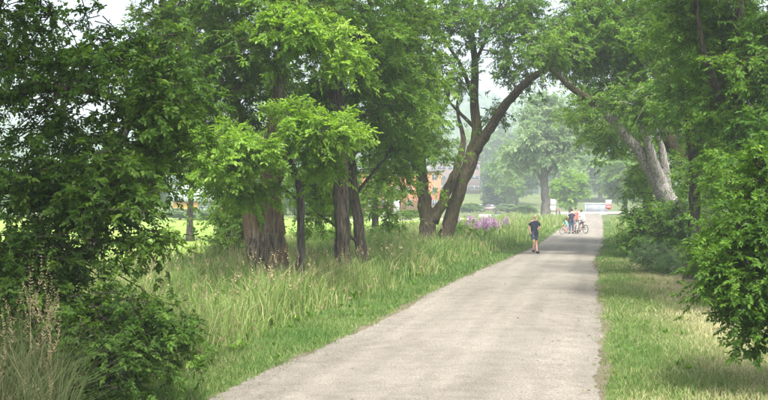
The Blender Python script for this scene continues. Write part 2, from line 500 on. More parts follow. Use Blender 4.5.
q = np.stack([ii*n_y + jj, (ii+1)*n_y + jj, (ii+1)*n_y + jj + 1, ii*n_y + jj + 1], -1).reshape(-1, 4)
a = Acc(); a.add(np.stack([X, Y, Z], -1).reshape(-1, 3), q)
gme = a.mesh('ground', smooth=True)
link('ground', gme, M_ground, kind='structure')
gme.materials.append(M_hill)
cy = np.array([ (Y[i, j] + Y[i+1, j+1]) / 2 for i, j in zip(ii.ravel(), jj.ravel())])
gme.polygons.foreach_set('material_index', (cy > 330).astype(np.int32))

def strip(name, left, right, d0, d1, z, mat, nd=200, nw=8, rag=0.0, crown=0.0):
    dd = d0 + (d1 - d0) * np.linspace(0, 1, nd) ** 1.5
    L = left(dd) + rag * (vnoise(dd, 0*dd, 1.7, 21) + 0.6 * vnoise(dd, 0*dd, 0.16, 22))
    Rr = right(dd) + rag * (vnoise(dd, 0*dd, 1.5, 23) + 0.6 * vnoise(dd, 0*dd, 0.15, 24))
    t = np.linspace(0, 1, nw)
    XX = L[:, None] * (1 - t) + Rr[:, None] * t
    YY = np.repeat(dd[:, None], nw, 1)
    ZZ = z + crown * (1 - (2 * t - 1) ** 2)[None, :] * np.ones_like(XX)
    i, j = np.meshgrid(np.arange(nd - 1), np.arange(nw - 1), indexing='ij')
    f = np.stack([i*nw + j, i*nw + j + 1, (i+1)*nw + j + 1, (i+1)*nw + j], -1).reshape(-1, 4)
    ac = Acc(); ac.add(np.stack([XX, YY, ZZ], -1).reshape(-1, 3), f)
    return link(name, ac.mesh(name, smooth=True), mat, kind='structure')
M_soil = groundmat('bare_soil', [(0.35, (0.085, 0.072, 0.048)), (0.5, (0.13, 0.115, 0.075)), (0.66, (0.17, 0.155, 0.11))], scales=(0.5, 3.0, 30), bump=0.8, bdist=0.03, fine=(0.6, 1.4))
strip('bare_soil_edge', lambda d: EL(d) - 0.12 - 0.12 * vnoise(d, 0 * d, 0.9, 41), lambda d: EL(d) + 0.30, -25, 120, 0.003, M_soil, 900, 3)
strip('bare_soil_edge', lambda d: ER(d) - 0.30, lambda d: ER(d) + 0.12 + 0.14 * vnoise(d, 0 * d, 0.9, 42), -25, 120, 0.003, M_soil, 900, 3)
strip('gravel_path', EL, ER, -25, 178, 0.006, M_path, 1300, 6, rag=0.09, crown=0.03)
strip('lawn', lambda d: -0.75 * d - 8, lambda d: TG(d) - 6.0 - 0.05 * d, 34, 135, 0.008, M_lawn, 60, 6, rag=0.6)
# pale road crossing beyond the end of the path
rp = np.array([G(330, 118), G(400, 120), G(472, 126), G(505, 127), G(530, 135), G(562, 160), G(585, 182), G(604, 196), G(640, 206), G(720, 222)])
rp = catmull(rp, 6); tn = unit(np.gradient(rp, axis=0)); nn = np.stack([-tn[:, 1], tn[:, 0], 0 * tn[:, 0]], 1)
wd = np.interp(rp[:, 1], [118, 130, 180, 200], [2.6, 3.2, 6.5, 8.0])[:, None]
V = np.stack([rp - nn * wd, rp + nn * wd], 1).reshape(-1, 3); V[:, 2] = 0.012 + 0 * V[:, 0]
k = np.arange(len(rp) - 1)[:, None] * 2
a = Acc(); a.add(V, k + np.array([0, 2, 3, 1])); link('road', a.mesh('road'), M_road, kind='structure')

# ------------------------------------------------------------------ grass
def blades(acc, Pb, H, W, lean, tint, seg=2, curve=1.0):
    n = len(Pb)
    az = rng.uniform(0, 2*np.pi, n)
    ld = np.stack([np.cos(az), np.sin(az), 0*az], 1)
    fa = rng.uniform(0, 2*np.pi, n)
    sd_ = np.stack([np.cos(fa), np.sin(fa), 0*fa], 1) * W[:, None]
    up = np.array([0, 0, 1.0])
    b0 = Pb
    mid = Pb + up * (H * 0.55)[:, None] + ld * (H * lean * 0.30)[:, None]
    tip = Pb + up * (H * (1 - 0.35 * lean * curve))[:, None] + ld * (H * lean)[:, None]
    if seg == 1:
        V = np.stack([b0 - sd_, b0 + sd_, tip], 1).reshape(-1, 3)
        acc.add(V, np.arange(n)[:, None] * 3 + [0, 1, 2], np.repeat(tint, 3))
    else:
        V = np.stack([b0 - sd_, b0 + sd_, mid - sd_*0.75, mid + sd_*0.75, tip], 1).reshape(-1, 3)
        k = np.arange(n)[:, None] * 5
        acc.add(V, [k + [0, 1, 3, 2], k + [2, 3, 4]], np.repeat(tint, 5))

def scatter(n, d0, d1, lo, hi):
    d = rng.uniform(d0, d1, n)
    t = rng.uniform(0, 1, n)
    L = lo(d); Rr = hi(d)
    # keep density even per area
    wmax = np.max(Rr - L)
    keep = rng.uniform(0, 1, n) * wmax < (Rr - L)
    x = L + t * (Rr - L)
    return x[keep], d[keep]

# short mown grass on both sides
acc = Acc()
for (d0, d1, dens, W, seg) in [(8.5, 14, 1350, 0.0043, 2), (14, 20, 1000, 0.0062, 1), (20, 32, 480, 0.009, 1), (32, 55, 190, 0.017, 1), (55, 110, 45, 0.035, 1)]:
    for side in (0, 1):
        if side == 0:
            lo = lambda d: TG(d) - 0.5; hi = lambda d: EL(d) + 0.4; wmx = 2.4
        else:
            lo = lambda d: ER(d) - 0.4; hi = lambda d: ER(d) + np.interp(d, [8, 25, 60, 110], [4.2, 4.6, 3.5, 3.0]); wmx = 4.7
        n = int((d1 - d0) * wmx * dens)
        x, y = scatter(n, d0, d1, lo, hi)
        e = np.minimum(np.abs(x - EL(y)), np.abs(x - ER(y)))
        keep = rng.uniform(0, 1, len(x)) < np.clip(0.24 + np.where(((x < EL(y)) | (x > ER(y))), e / 0.3, -0.12 - e / 0.35) + 0.6 * vnoise(x, y, 0.22, 3), 0, 1)
        x = x[keep]; y = y[keep]; e = e[keep]
        dry = vnoise(x, y, 1.3, 5) * 0.5 + vnoise(x, y, 0.45, 6) * 0.35
        tint = 0.36 + 0.24 * dry + rng.normal(0, 0.16, len(x))
        if side == 1:
            mid = np.exp(-((e - 2.2) / 0.9) ** 2)
            tint = tint + 0.42 * np.exp(-((e - 2.3) / 1.1) ** 2) * (0.75 + 0.6 * vnoise(x, y, 2.1, 31)) + 0.10 * (y < 40)
        H = rng.uniform(0.05, 0.12, len(x)) * (1 + 0.5 * vnoise(x, y, 0.8, 9)) * np.clip(0.45 + e / 0.5, 0.5, 1.25)
        blades(acc, np.stack([x, y, 0*x], 1), H, np.full(len(x), W), rng.uniform(0.2, 0.9, len(x)), np.clip(tint, 0, 1), seg)
link('mown_grass', acc.mesh('mown_grass'), GRASS_SHORT, kind='stuff')
bpy.data.objects['mown_grass']['label'] = 'short mown grass verges along both edges of the gravel path'
bpy.data.objects['mown_grass']['category'] = 'grass'

def tall(name, label, zones, hmean, mat=GRASS_TALL, dryp=0.0, heads=0.02, lean=0.75):
    acc = Acc(); hd = Acc()
    for (d0, d1, dens, W, lo, hi, wmx) in zones:
        n = int((d1 - d0) * wmx * dens)
        x, y = scatter(n, d0, d1, lo, hi)
        cl = vnoise(x, y, 0.55, 11) * 0.5 + vnoise(x, y, 1.9, 12) * 0.6
        keep = rng.uniform(0, 1, len(x)) < np.clip(0.62 + 0.75 * cl, 0.06, 1)
        x = x[keep]; y = y[keep]; cl = cl[keep]
        e = np.clip(0.22 + (TG(y) - x) / 0.75, 0.22, 1) if lo is not None and dryp >= 0 else 1
        H = hmean * rng.uniform(0.45, 1.2, len(x)) * (1 + 0.6 * cl) * e
        tint = 0.37 + 0.20 * vnoise(x, y, 2.4, 13) + rng.normal(0, 0.15, len(x)) + dryp
        ish = rng.uniform(0, 1, len(x)) < heads * (1 + 1.5 * vnoise(x, y, 2.2, 17))
        tint[ish] = 0.72
        H[ish] *= 1.18
        blades(acc, np.stack([x, y, 0*x], 1), H, W * rng.uniform(0.6, 1.3, len(x)), rng.uniform(0.1, lean, len(x)), np.clip(tint, 0, 1), 2)
        # seed plumes
        m = int(ish.sum())
        if m:
            hx, hy, hh = x[ish], y[ish], H[ish]
            az = rng.uniform(0, 6.28, m)
            fine_ = W < 0.0075
            for t in np.linspace(0, 1, 13 if fine_ else 7):
                B = np.stack([hx + np.cos(az) * hh * 0.06 * t, hy + np.sin(az) * hh * 0.06 * t, hh * (0.84 + 0.22 * t)], 1)
                for q in range(3 if fine_ else 2):
                    D = unit(np.stack([rng.normal(0, 1, m), rng.normal(0, 1, m), np.full(m, 1.0)], 1))
                    leaf_acc(hd, B, D, rng.normal(size=(m, 3)), (0.042 if fine_ else 0.038 * min(max(1, W / 0.006), 2.4)) * (1.15 - 0.75 * t) * rng.uniform(0.5, 1.2, m), 0.13 if fine_ else 0.2, rng.uniform(0, 1, m))
    root = thing(name, label, 'grass', (0, 0, 0)); root['kind'] = 'stuff'
    link('grass_blade', acc.mesh('grass_blade'), mat, root, kind='stuff')
    if hd.v: link('seed_head', hd.mesh('seed_head'), SEED, root, kind='stuff')

tall('tall_grass', 'tall pale green meadow grass with tan seed heads left of the path',
     [(11.5, 18, 620, 0.0065, lambda d: TG(d) - 4.5, TG, 4.6), (18, 28, 380, 0.010, lambda d: TG(d) - 7, TG, 7),
      (28, 45, 150, 0.017, lambda d: TG(d) - 9, TG, 9), (45, 80, 42, 0.032, lambda d: TG(d) - 12, TG, 12), (80, 125, 16, 0.05, lambda d: TG(d) - 9, TG, 9)], 0.85, heads=0.022)
tall('weedy_grass', 'rough dry weeds and grass under the trees right of the path',
     [(14, 24, 240, 0.008, lambda d: ER(d) + 3.6, lambda d: ER(d) + 8, 4.4), (24, 45, 150, 0.015, lambda d: ER(d) + 3.4, lambda d: ER(d) + 9, 5.6),
      (45, 120, 40, 0.035, lambda d: ER(d) + 0.9, lambda d: ER(d) + 8, 7)], 0.55, dryp=-0.05, heads=0.02)
# reed grass close by on the left
REED = leafmat('reed_blade', [(0.045, 0.08, 0.025), (0.075, 0.11, 0.035), (0.13, 0.145, 0.06), (0.24, 0.21, 0.12), (0.32, 0.27, 0.17)], trans=0.25)
tall('reed_grass', 'tall reed grass with feathery tan seed heads under the dark tree',
     [(8.4, 11.0, 1300, 0.0042, lambda d: -0.50 * d, lambda d: -0.325 * d, 2.0)], 1.05, mat=REED, dryp=-0.02, heads=0.03, lean=0.9)

# fallen leaves and bits lying on the gravel, thicker towards the edges
acc = Acc()
x, y = scatter(700, 9.5, 34, EL, ER)
u = (x - EL(y)) / (ER(y) - EL(y)); keep = rng.uniform(0, 1, len(x)) < 0.12 + 0.75 * np.abs(2 * u - 1) ** 3; x = x[keep]; y = y[keep]; m = len(x)
az = rng.uniform(0, 6.28, m)
leaf_acc(acc, np.stack([x, y, np.full(m, 0.042)], 1), np.stack([np.cos(az), np.sin(az), np.full(m, 0.05)], 1), np.tile([0, 0, 1.0], (m, 1)) + rng.normal(0, .25, (m, 3)), rng.uniform(0.025, 0.07, m), 0.32, rng.uniform(0, 1, m))
LITTER = leafmat('leaf_litter', [(0.05, 0.035, 0.02), (0.11, 0.075, 0.035), (0.10, 0.12, 0.03), (0.20, 0.15, 0.07)], trans=0.1)
lt = link('leaf_litter', acc.mesh('leaf_litter'), LITTER, kind='stuff')
tag(lt, 'fallen brown and green leaves strewn on the gravel path', 'leaf litter')

# low broad leaved weeds in the verges
acc = Acc()
for (d0, d1, n, lo, hi) in [(9, 30, 130, lambda d: TG(d) - 0.3, lambda d: EL(d) - 0.25), (10, 34, 330, lambda d: ER(d) + 0.3, lambda d: ER(d) + 5.0), (12, 40, 420, lambda d: TG(d) - 3.5, lambda d: TG(d) + 0.2)]:
    x, y = scatter(n, d0, d1, lo, hi)
    keep = vnoise(x, y, 1.1, 51) > -0.1; x = x[keep]; y = y[keep]; m = len(x)
    big = rng.uniform(0.4, 1.1, m) * (2.2 if n == 420 and d1 == 40 else 1.0)
    for q in range(9):
        az = rng.uniform(0, 6.28, m); el = rng.uniform(0.15, 1.1, m)
        D = np.stack([np.cos(az) * np.cos(el), np.sin(az) * np.cos(el), np.sin(el)], 1)
        B = np.stack([x, y, 0.01 + 0.05 * rng.uniform(0, 1, m) * big], 1)
        leaf_acc(acc, B, D, np.tile([0, 0, 1.0], (m, 1)) + rng.normal(0, .2, (m, 3)), 0.085 * big * rng.uniform(0.6, 1.2, m), 0.3, np.clip(rng.normal(0.45, 0.2, m), 0, 1))
wv = link('verge_weeds', acc.mesh('verge_weeds'), LEAF_MID, kind='stuff')
tag(wv, 'low broad leaved weeds dotted through the grass verges', 'weeds')

# loose pebbles and bits on the gravel
acc = Acc()
for (d0, d1, n, s0) in [(9, 15, 2400, 0.006), (15, 26, 900, 0.008)]:
    x, y = scatter(n * 2, d0, d1, EL, ER)
    x = x[:n]; y = y[:n]; m = len(x)
    s_ = s0 * rng.uniform(0.4, 1.5, m)
    o = np.array([(1,0,0),(0,1,0),(-1,0,0),(0,-1,0),(0,0,0.7),(0,0,-0.4)], float)
    V = np.stack([x, y, np.full(m, 0.03)], 1)[:, None, :] + o[None] * s_[:, None, None] * rng.uniform(0.6, 1.4, (m, 6, 1))
    k = np.arange(m)[:, None] * 6
    acc.add(V.reshape(-1, 3), np.concatenate([k + f for f in ([0,1,4],[1,2,4],[2,3,4],[3,0,4],[1,0,5],[2,1,5],[3,2,5],[0,3,5])]), np.repeat(rng.uniform(0, 1, m), 6))
m_, t_, n_, b_ = newmat('pebble'); at_ = n_.new('ShaderNodeAttribute'); at_.attribute_name = 'tint'
t_.links.new(ramp(t_, [(0, (0.11, 0.09, 0.075)), (0.2, (0.20, 0.175, 0.15)), (1, (0.36, 0.33, 0.29))], at_.outputs['Fac']), b_.inputs['Base Color']); b_.inputs['Roughness'].default_value = 0.9
pb = link('pebble_scatter', acc.mesh('pebble_scatter'), m_, kind='stuff')
tag(pb, 'loose pebbles scattered over the gravel path', 'pebbles')

# ------------------------------------------------------------------ trees on the left
T = tree
T('broadleaf_tree', 'dark shaded broadleaf tree overhanging the reed grass beside the path',
  [[(-78, 385, 13.2, 0.24), (-72, 250, 13.2, 0.20), (-50, 120, 13.2, 0.18), (-14, 15, 13.1, 0.16), (18, -70, 13, 0.12), (40, -190, 13, 0.06)],
   [(-52, 130, 13.2, 0.11), (10, 95, 12.9, 0.07), (80, 90, 12.6, 0.045), (150, 110, 12.4, 0.02)],
   [(-68, 210, 13.2, 0.09), (0, 190, 12.7, 0.06), (80, 200, 12.3, 0.035), (150, 235, 12.2, 0.015)],
   [(0, -20, 13, 0.08), (80, -60, 12.8, 0.05), (150, -60, 12.8, 0.02)],
   [(-50, 110, 13.2, 0.13), (-110, -90, 11.5, 0.10), (-180, -300, 9, 0.07), (-230, -450, 7.5, 0.03)]],
  [(60, 70, 105, 85, 13, 1.5, 30), (75, 178, 85, 42, 12.4, 1.1, 30), (28, 262, 52, 38, 11.9, 0.8, 18), (155, 100, 22, 80, 12.6, 1.0, 14), (150, 236, 10, 5, 12.2, 0.2, 1), (92, 246, 16, 10, 12, .4, 2),
   (50, -110, 150, 110, 13, 2.0, 24), (-100, 100, 80, 160, 12.6, 1.6, 12), (-240, -480, 420, 200, 6.6, 3.0, 60), (-40, -230, 200, 90, 10, 1.5, 22), (-330, 40, 120, 120, 10, 1.5, 14)],  # out-of-view clumps nearest the camera added to shade this tree and the reeds
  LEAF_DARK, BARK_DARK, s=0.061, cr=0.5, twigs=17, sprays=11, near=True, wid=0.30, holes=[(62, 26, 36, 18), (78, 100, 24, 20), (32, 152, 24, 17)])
T('undergrowth_shrub', 'low dark leafy shrub beneath the shaded tree beside the mown verge',
  [[(95, 412, 11.3, 0.03), (98, 370, 11.3, 0.025), (100, 320, 11.3, 0.012)], [(130, 408, 11.5, 0.02, 'g'), (140, 360, 11.5, 0.015), (165, 325, 11.5, 0.008)]],
  [(95, 335, 60, 50, 11.4, 0.7, 22), (160, 330, 24, 14, 11.6, 0.4, 5), (50, 340, 40, 40, 11.2, 0.4, 10), (95, 378, 60, 18, 11.0, 0.4, 12)],
  LEAF_DARK, BARK_DARK, s=0.056, cr=0.42, twigs=15, sprays=11, near=True, wid=0.28, cat='shrub')

T('twin_trunk_tree', 'old twin trunk tree with orange lichen bark standing in the tall grass',
  [[(262, 298, 25, 0.31), (258, 262, 25, 0.235), (250, 220, 25, 0.175), (246, 185, 25, 0.155), (238, 120, 25.2, 0.15), (225, 40, 25.3, 0.11), (215, -70, 25, 0.06)],
   [(275, 298, 25.1, 0.40, 'g'), (274, 255, 25.1, 0.32), (272, 215, 25.1, 0.26), (270, 175, 25.1, 0.235), (275, 120, 25, 0.22), (283, 50, 25, 0.17), (290, -40, 25, 0.10), (295, -150, 25, 0.05)],
   [(273, 195, 25, 0.10), (285, 165, 24.6, 0.08), (288, 150, 24.3, 0.06), (320, 135, 23.6, 0.03)]],
  [(262, 20, 95, 70, 25, 2.6, 36), (225, 75, 50, 60, 25.5, 2.0, 18), (255, -110, 130, 90, 25, 3.0, 40), (215, 165, 25, 30, 26, 1.2, 7)],
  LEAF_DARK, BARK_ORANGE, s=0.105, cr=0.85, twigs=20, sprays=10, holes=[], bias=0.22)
T('box_elder_tree', 'slender grey trunk with sunlit lime green drooping branches beside the twin trunk tree',
  [[(301, 299, 24.2, 0.13), (301, 260, 24.2, 0.105), (301, 215, 24.2, 0.095), (299, 185, 24.1, 0.085), (290, 160, 23.8, 0.07), (284, 120, 23.4, 0.05), (275, 60, 23.2, 0.03)],
   [(300, 190, 24.1, 0.06), (318, 160, 23.5, 0.04), (335, 130, 23, 0.02)], [(291, 165, 23.8, 0.05), (260, 140, 23, 0.035), (225, 130, 22.6, 0.015)]],
  [(236, 145, 36, 16, 22.2, 0.9, 22), (325, 126, 26, 8, 22.4, 0.9, 10), (300, 24, 45, 18, 22.6, 0.9, 14), (226, 166, 16, 9, 22.2, 0.6, 5), (252, 188, 14, 10, 23.2, .5, 4), (320, 165, 14, 12, 22.8, .5, 3), (288, 112, 10, 8, 22.4, .6, 3), (345, 60, 10, 10, 22.8, 0.6, 3)],
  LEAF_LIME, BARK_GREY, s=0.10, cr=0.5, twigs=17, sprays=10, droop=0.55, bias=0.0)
T('roadside_tree', 'straight dark trunk tree rising from grass between grey trunk and thin leaning trunk',
  [[(346, 285, 28, 0.28), (343, 255, 28, 0.225), (341, 200, 28, 0.21), (340, 150, 28, 0.195), (337, 85, 28, 0.19), (336, 20, 28, 0.14), (338, -80, 28, 0.08)],
   [(338, 100, 28, 0.08), (355, 60, 27.6, 0.06), (362, 10, 27.5, 0.03)]],
  [(345, 40, 55, 60, 28.5, 2.2, 22), (345, -100, 90, 80, 28.5, 3, 30), (325, 100, 30, 30, 29.5, 1.2, 8), (385, 90, 26, 60, 30, 1.4, 12)],
  LEAF_MID, BARK_DARK, s=0.11, cr=0.9, twigs=20, sprays=10)
T('roadside_tree', 'thin leaning trunk tree with dense mid green crown beside the straight dark trunk',
  [[(364, 280, 30, 0.19), (360, 240, 30, 0.16), (354, 190, 30, 0.14), (351, 150, 30.3, 0.13), (356, 90, 31, 0.11), (368, 20, 32, 0.08), (375, -60, 32, 0.04)],
   [(355, 195, 30, 0.05), (390, 150, 31, 0.035), (410, 110, 31, 0.015)], [(362, 245, 30, 0.05), (330, 222, 29.5, 0.04), (312, 210, 29, 0.02)]],
  [(395, 65, 38, 72, 32.5, 2.4, 34), (392, 150, 24, 26, 32.5, 1.6, 9), (385, -60, 60, 70, 32, 3, 18), (318, 190, 22, 30, 33, 1.5, 7)],
  LEAF_BRIGHT, BARK_DARK, s=0.12, cr=0.9, twigs=20, sprays=10, bias=-0.05)
T('forked_tree', 'tree dividing low into two bare grey stems beside the purple flowers',
  [[(429, 256, 43, 0.42), (427, 232, 43, 0.34), (424, 200, 43, 0.28), (421, 170, 43, 0.24), (424, 140, 43, 0.16), (436, 118, 43, 0.10), (448, 98, 43, 0.06), (452, 70, 43, 0.02)],
   [(433, 222, 43, 0.24), (446, 195, 43.3, 0.21), (458, 165, 43.5, 0.17), (463, 138, 44, 0.11), (457, 108, 44, 0.06), (462, 80, 44, 0.015)],
   [(421, 172, 43, 0.14), (415, 130, 42.8, 0.10), (408, 80, 42.5, 0.06), (404, 20, 42, 0.03)]],
  [(408, 95, 30, 50, 42, 2.2, 15), (422, 135, 24, 22, 42, 1.8, 6), (400, 178, 8, 14, 41, 1.2, 2), (384, 205, 10, 14, 40, 1.2, 2), (410, -30, 40, 60, 43, 2.5, 12)],
  LEAF_BRIGHT, BARK, s=0.14, cr=1.0, twigs=18, sprays=9, bias=-0.05)
T('leaning_tree', 'leaning forked tree with a long limb arching out over the path',
  [[(441, 255, 44, 0.40), (447, 228, 44, 0.33), (460, 190, 44, 0.30), (474, 150, 44, 0.29), (477, 135, 44, 0.22), (474, 100, 44, 0.19), (475, 60, 44, 0.16), (470, 25, 44, 0.13), (474, -30, 44, 0.09), (478, -110, 44, 0.04)],
   [(474, 152, 44, 0.26), (487, 133, 43.6, 0.225), (503, 108, 43, 0.19), (525, 84, 42, 0.155), (543, 71, 41, 0.12), (553, 62, 40.5, 0.08), (562, 30, 40, 0.04)],
   [(474, 100, 44, 0.11), (462, 68, 43.8, 0.085), (445, 40, 43.5, 0.06), (432, 15, 43, 0.03)],
   [(475, 128, 44, 0.09), (462, 115, 43.7, 0.07), (448, 98, 43.5, 0.04), (440, 60, 43.5, 0.02)],
   [(475, 62, 44, 0.08), (490, 30, 43.7, 0.06), (505, -10, 43.5, 0.03)]],
  [(505, 20, 50, 28, 43.5, 2.2, 26), (455, 22, 34, 26, 43.5, 2.0, 11), (510, 66, 28, 18, 43, 1.6, 8), (443, 78, 14, 24, 43, 1.4, 3), (490, -60, 90, 55, 44, 3, 26), (540, 45, 22, 22, 41.5, 1.4, 6), (492, 112, 12, 14, 44, 1, 2)],
  LEAF_MID, BARK, s=0.13, cr=0.85, twigs=14, sprays=8, holes=[(432, 55, 8, 18), (450, 105, 12, 14), (525, 110, 20, 18)])

T('broadleaf_tree', 'deep green tree filling the gap between the shaded tree and the twin trunk tree',
  [[(88, 289, 27, 0.2), (92, 240, 27, 0.16), (118, 150, 27, 0.13), (150, 70, 27, 0.1), (165, -20, 27, 0.07), (170, -120, 27, 0.03)],
   [(124, 170, 27, 0.07), (160, 130, 26.8, 0.05), (200, 100, 26.7, 0.02)]],
  [(178, 60, 42, 75, 27, 1.6, 30), (160, 150, 24, 32, 27, 1.2, 10), (165, -90, 90, 70, 27, 2, 20)],
  LEAF_DARK, BARK_DARK, s=0.10, cr=0.7, twigs=18, sprays=10, bias=0.2)

# trees standing further back in the meadow on the left
for (px, D, bx, lab, lm, regs) in [
    (232, 48, 236, 'meadow tree with low bright crown behind the twin trunk tree', LEAF_BRIGHT, [(238, 150, 30, 40, 48, 2, 16), (262, 190, 14, 20, 47, 1.5, 5), (235, 195, 10, 12, 48, 1, 3)]),
    (318, 50, 320, 'meadow tree with low leafy crown between grey and dark trunks', LEAF_MID, [(312, 150, 26, 40, 50, 2, 16), (322, 195, 18, 14, 50, 1.5, 6), (300, 100, 30, 30, 50, 2, 8)]),
    (375, 56, 377, 'meadow tree with drooping bright crown behind the thin leaning trunk', LEAF_BRIGHT, [(385, 130, 24, 40, 56, 2, 14), (384, 180, 10, 14, 56, 1.5, 4), (357, 185, 10, 18, 56, 1.5, 5)]),
    (190, 58, 190, 'meadow tree right of the shaded dark tree with airy crown', LEAF_MID, [(178, 140, 30, 36, 58, 2.5, 14), (170, 80, 40, 50, 58, 2.5, 14)])]:
    gy = 200 + 2400.0 / D
    T('meadow_tree', lab, [[(bx, gy, D, 0.2), (px, gy - 30, D, 0.16), (px + 3, 150, D, 0.12), (px + 2, 90, D, 0.05)]], regs, lm, BARK_DARK, s=0.16, cr=1.1, twigs=17, sprays=9, droop=0.5)

# bushes behind the left trees
T('leafy_bush', 'bright green bush behind the twin trunk tree',
  [[(236, 269, 35, 0.04), (234, 240, 35, 0.03), (232, 215, 35, 0.02)], [(240, 269, 35.2, 0.04, 'g'), (250, 235, 35.2, 0.03), (255, 215, 35.2, 0.015)]],
  [(234, 218, 24, 28, 35, 1.0, 14), (236, 192, 12, 12, 35, 0.8, 4)], LEAF_BRIGHT, BARK_DARK, s=0.12, cr=0.75, twigs=16, sprays=9, cat='bush', bias=0.05)
for (px, D, wp, hp, lab, lm) in [(318, 42, 24, 24, 'low round bush between the grey trunk and the straight dark trunk', LEAF_BRIGHT), (385, 52, 18, 16, 'low bush behind the thin leaning trunk', LEAF_MID),
                             (462, 56, 14, 15, 'low leafy bush at the foot of the leaning tree', LEAF_BRIGHT)]:
    gy = 200 + 2400.0 / D
    T('leafy_bush', lab, [[(px, gy, D, 0.04), (px - 1, gy - hp * .5, D, 0.03), (px + 2, gy - hp * .9, D, 0.015)]],
      [(px, gy - hp * 0.62, wp, hp * 0.55, D, 0.9, 9)], lm, BARK_DARK, s=0.14, cr=0.6, twigs=14, sprays=8, cat='bush')

# ------------------------------------------------------------------ trees on the right
T('dead_tree', 'bleached grey leaning tree with long bare limb reaching over the path',
  [[(696, 257, 42, 0.46), (682, 228, 42, 0.40), (664, 190, 42, 0.36), (650, 168, 41.8, 0.30), (634, 146, 41.5, 0.22), (608, 116, 41, 0.175), (594, 104, 40.7, 0.15)],
   [(600, 109, 40.8, 0.155, BARK), (585, 97, 40.5, 0.14), (565, 82, 40.2, 0.11), (546, 64, 40, 0.07), (534, 50, 40, 0.03)],  # upper half of the bleached limb: canopy shade painted in as darker bark
   [(664, 190, 42, 0.26), (654, 165, 41.5, 0.22), (646, 135, 41.2, 0.17), (641, 105, 41, 0.09), (639, 96, 41, 0.03)],
   [(668, 196, 42, 0.20), (664, 160, 41.7, 0.15), (657, 130, 41.5, 0.09), (653, 112, 41.4, 0.04)],
   [(622, 131, 41.3, 0.07), (614, 112, 41, 0.05), (612, 102, 41, 0.02)]],
  [(640, 96, 14, 8, 39.5, .6, 4), (656, 112, 10, 8, 40, .5, 4), (545, 50, 12, 8, 40, .6, 4), (612, 100, 6, 4, 40.5, .3, 2), (690, 205, 12, 20, 39.5, .6, 6), (672, 160, 8, 8, 43, .4, 2)], LEAF_MID, BARK_DEAD, s=0.13, cr=0.7, twigs=16, sprays=9)
T('arching_tree', 'dense green tree whose crown hides a broken brown limb above the dead trunk',
  [[(706, 253, 45, 0.48), (697, 205, 45, 0.42), (686, 165, 44.5, 0.38), (668, 140, 44, 0.36), (652, 112, 43.5, 0.30), (640, 70, 44, 0.2), (622, 20, 44, 0.12), (605, -60, 44, 0.05)],
   [(640, 75, 44, 0.12), (610, 40, 43.5, 0.08), (585, 25, 43, 0.03)]],
  [(605, 28, 56, 38, 43.5, 2.6, 46), (580, 50, 28, 22, 44, 2, 17), (650, 50, 34, 34, 42, 1.6, 15), (620, -70, 90, 60, 44, 3.5, 32), (625, 85, 26, 18, 46, 1.4, 8), (690, 90, 26, 40, 46, 1.5, 10)],
  LEAF_MID, BARK, s=0.14, cr=1.0, twigs=19, sprays=10, droop=0.5, bias=0.12)
T('roadside_tree', 'slim straight dark trunk standing in weeds right of the path',
  [[(694, 280, 30, 0.24), (694, 250, 30, 0.20), (695, 205, 30, 0.18), (694, 165, 30, 0.16), (690, 125, 30, 0.14), (680, 75, 30, 0.11), (668, 25, 29.8, 0.08), (660, -40, 29.8, 0.04)],
   [(693, 150, 30, 0.09), (712, 110, 29.6, 0.07), (722, 60, 29.4, 0.04)]],
  [(690, 55, 28, 56, 29.5, 1.8, 20), (722, 150, 22, 40, 29.5, 1.4, 11), (685, 110, 14, 16, 31, 1.0, 4), (680, -70, 80, 70, 30, 3, 26)],
  LEAF_MID, BARK_DARK, s=0.11, cr=0.85, twigs=19, sprays=10, bias=0.05)
T('maple_tree', 'tall tree with forking dark upright trunk at the right verge',
  [[(742, 310, 21.8, 0.24), (740, 250, 21.8, 0.2), (738, 190, 21.8, 0.18), (736, 125, 21.8, 0.155), (733, 60, 21.8, 0.13), (740, 10, 21.8, 0.10), (745, -60, 21.8, 0.07), (748, -160, 21.8, 0.03)],
   [(735, 128, 21.8, 0.09), (712, 80, 21.5, 0.075), (700, 30, 21.3, 0.05), (690, -40, 21.2, 0.03)]],
  [(735, 60, 50, 70, 22.8, 1.5, 30), (752, 165, 26, 40, 21, 1.3, 13), (700, 20, 34, 36, 22.6, 1.2, 11), (762, 70, 20, 60, 20.8, .8, 9), (740, -90, 90, 80, 21.8, 2.6, 36), (820, 80, 50, 110, 21, 1.6, 16)],
  LEAF_MID, BARK_DARK, s=0.10, cr=0.7, twigs=19, sprays=10, bias=0.0)
T('sapling_shrub', 'leafy sapling with drooping lower branches leaning over the dry grass verge',
  [[(800, 392, 12.5, 0.06), (797, 330, 12.5, 0.05), (788, 250, 12.5, 0.035), (780, 180, 12.5, 0.02)], [(797, 340, 12.5, 0.03), (765, 300, 12.3, 0.02), (732, 298, 12.1, 0.008)],
   [(794, 290, 12.5, 0.03), (762, 230, 12.3, 0.02), (738, 225, 12.2, 0.008)]],
  [(772, 218, 30, 44, 12.5, 0.7, 17), (752, 282, 30, 26, 12.1, 0.5, 15), (772, 302, 22, 22, 12.1, 0.5, 8), (820, 250, 40, 80, 12.5, 0.8, 10), (730, 260, 14, 24, 12.2, 0.3, 5), (770, 150, 30, 34, 12.8, 0.6, 8), (750, 335, 5, 5, 12, 0.2, 1)],
  LEAF_MID, BARK_DARK, s=0.064, cr=0.4, twigs=16, sprays=10, near=True, wid=0.27, cat='shrub', bias=-0.08)
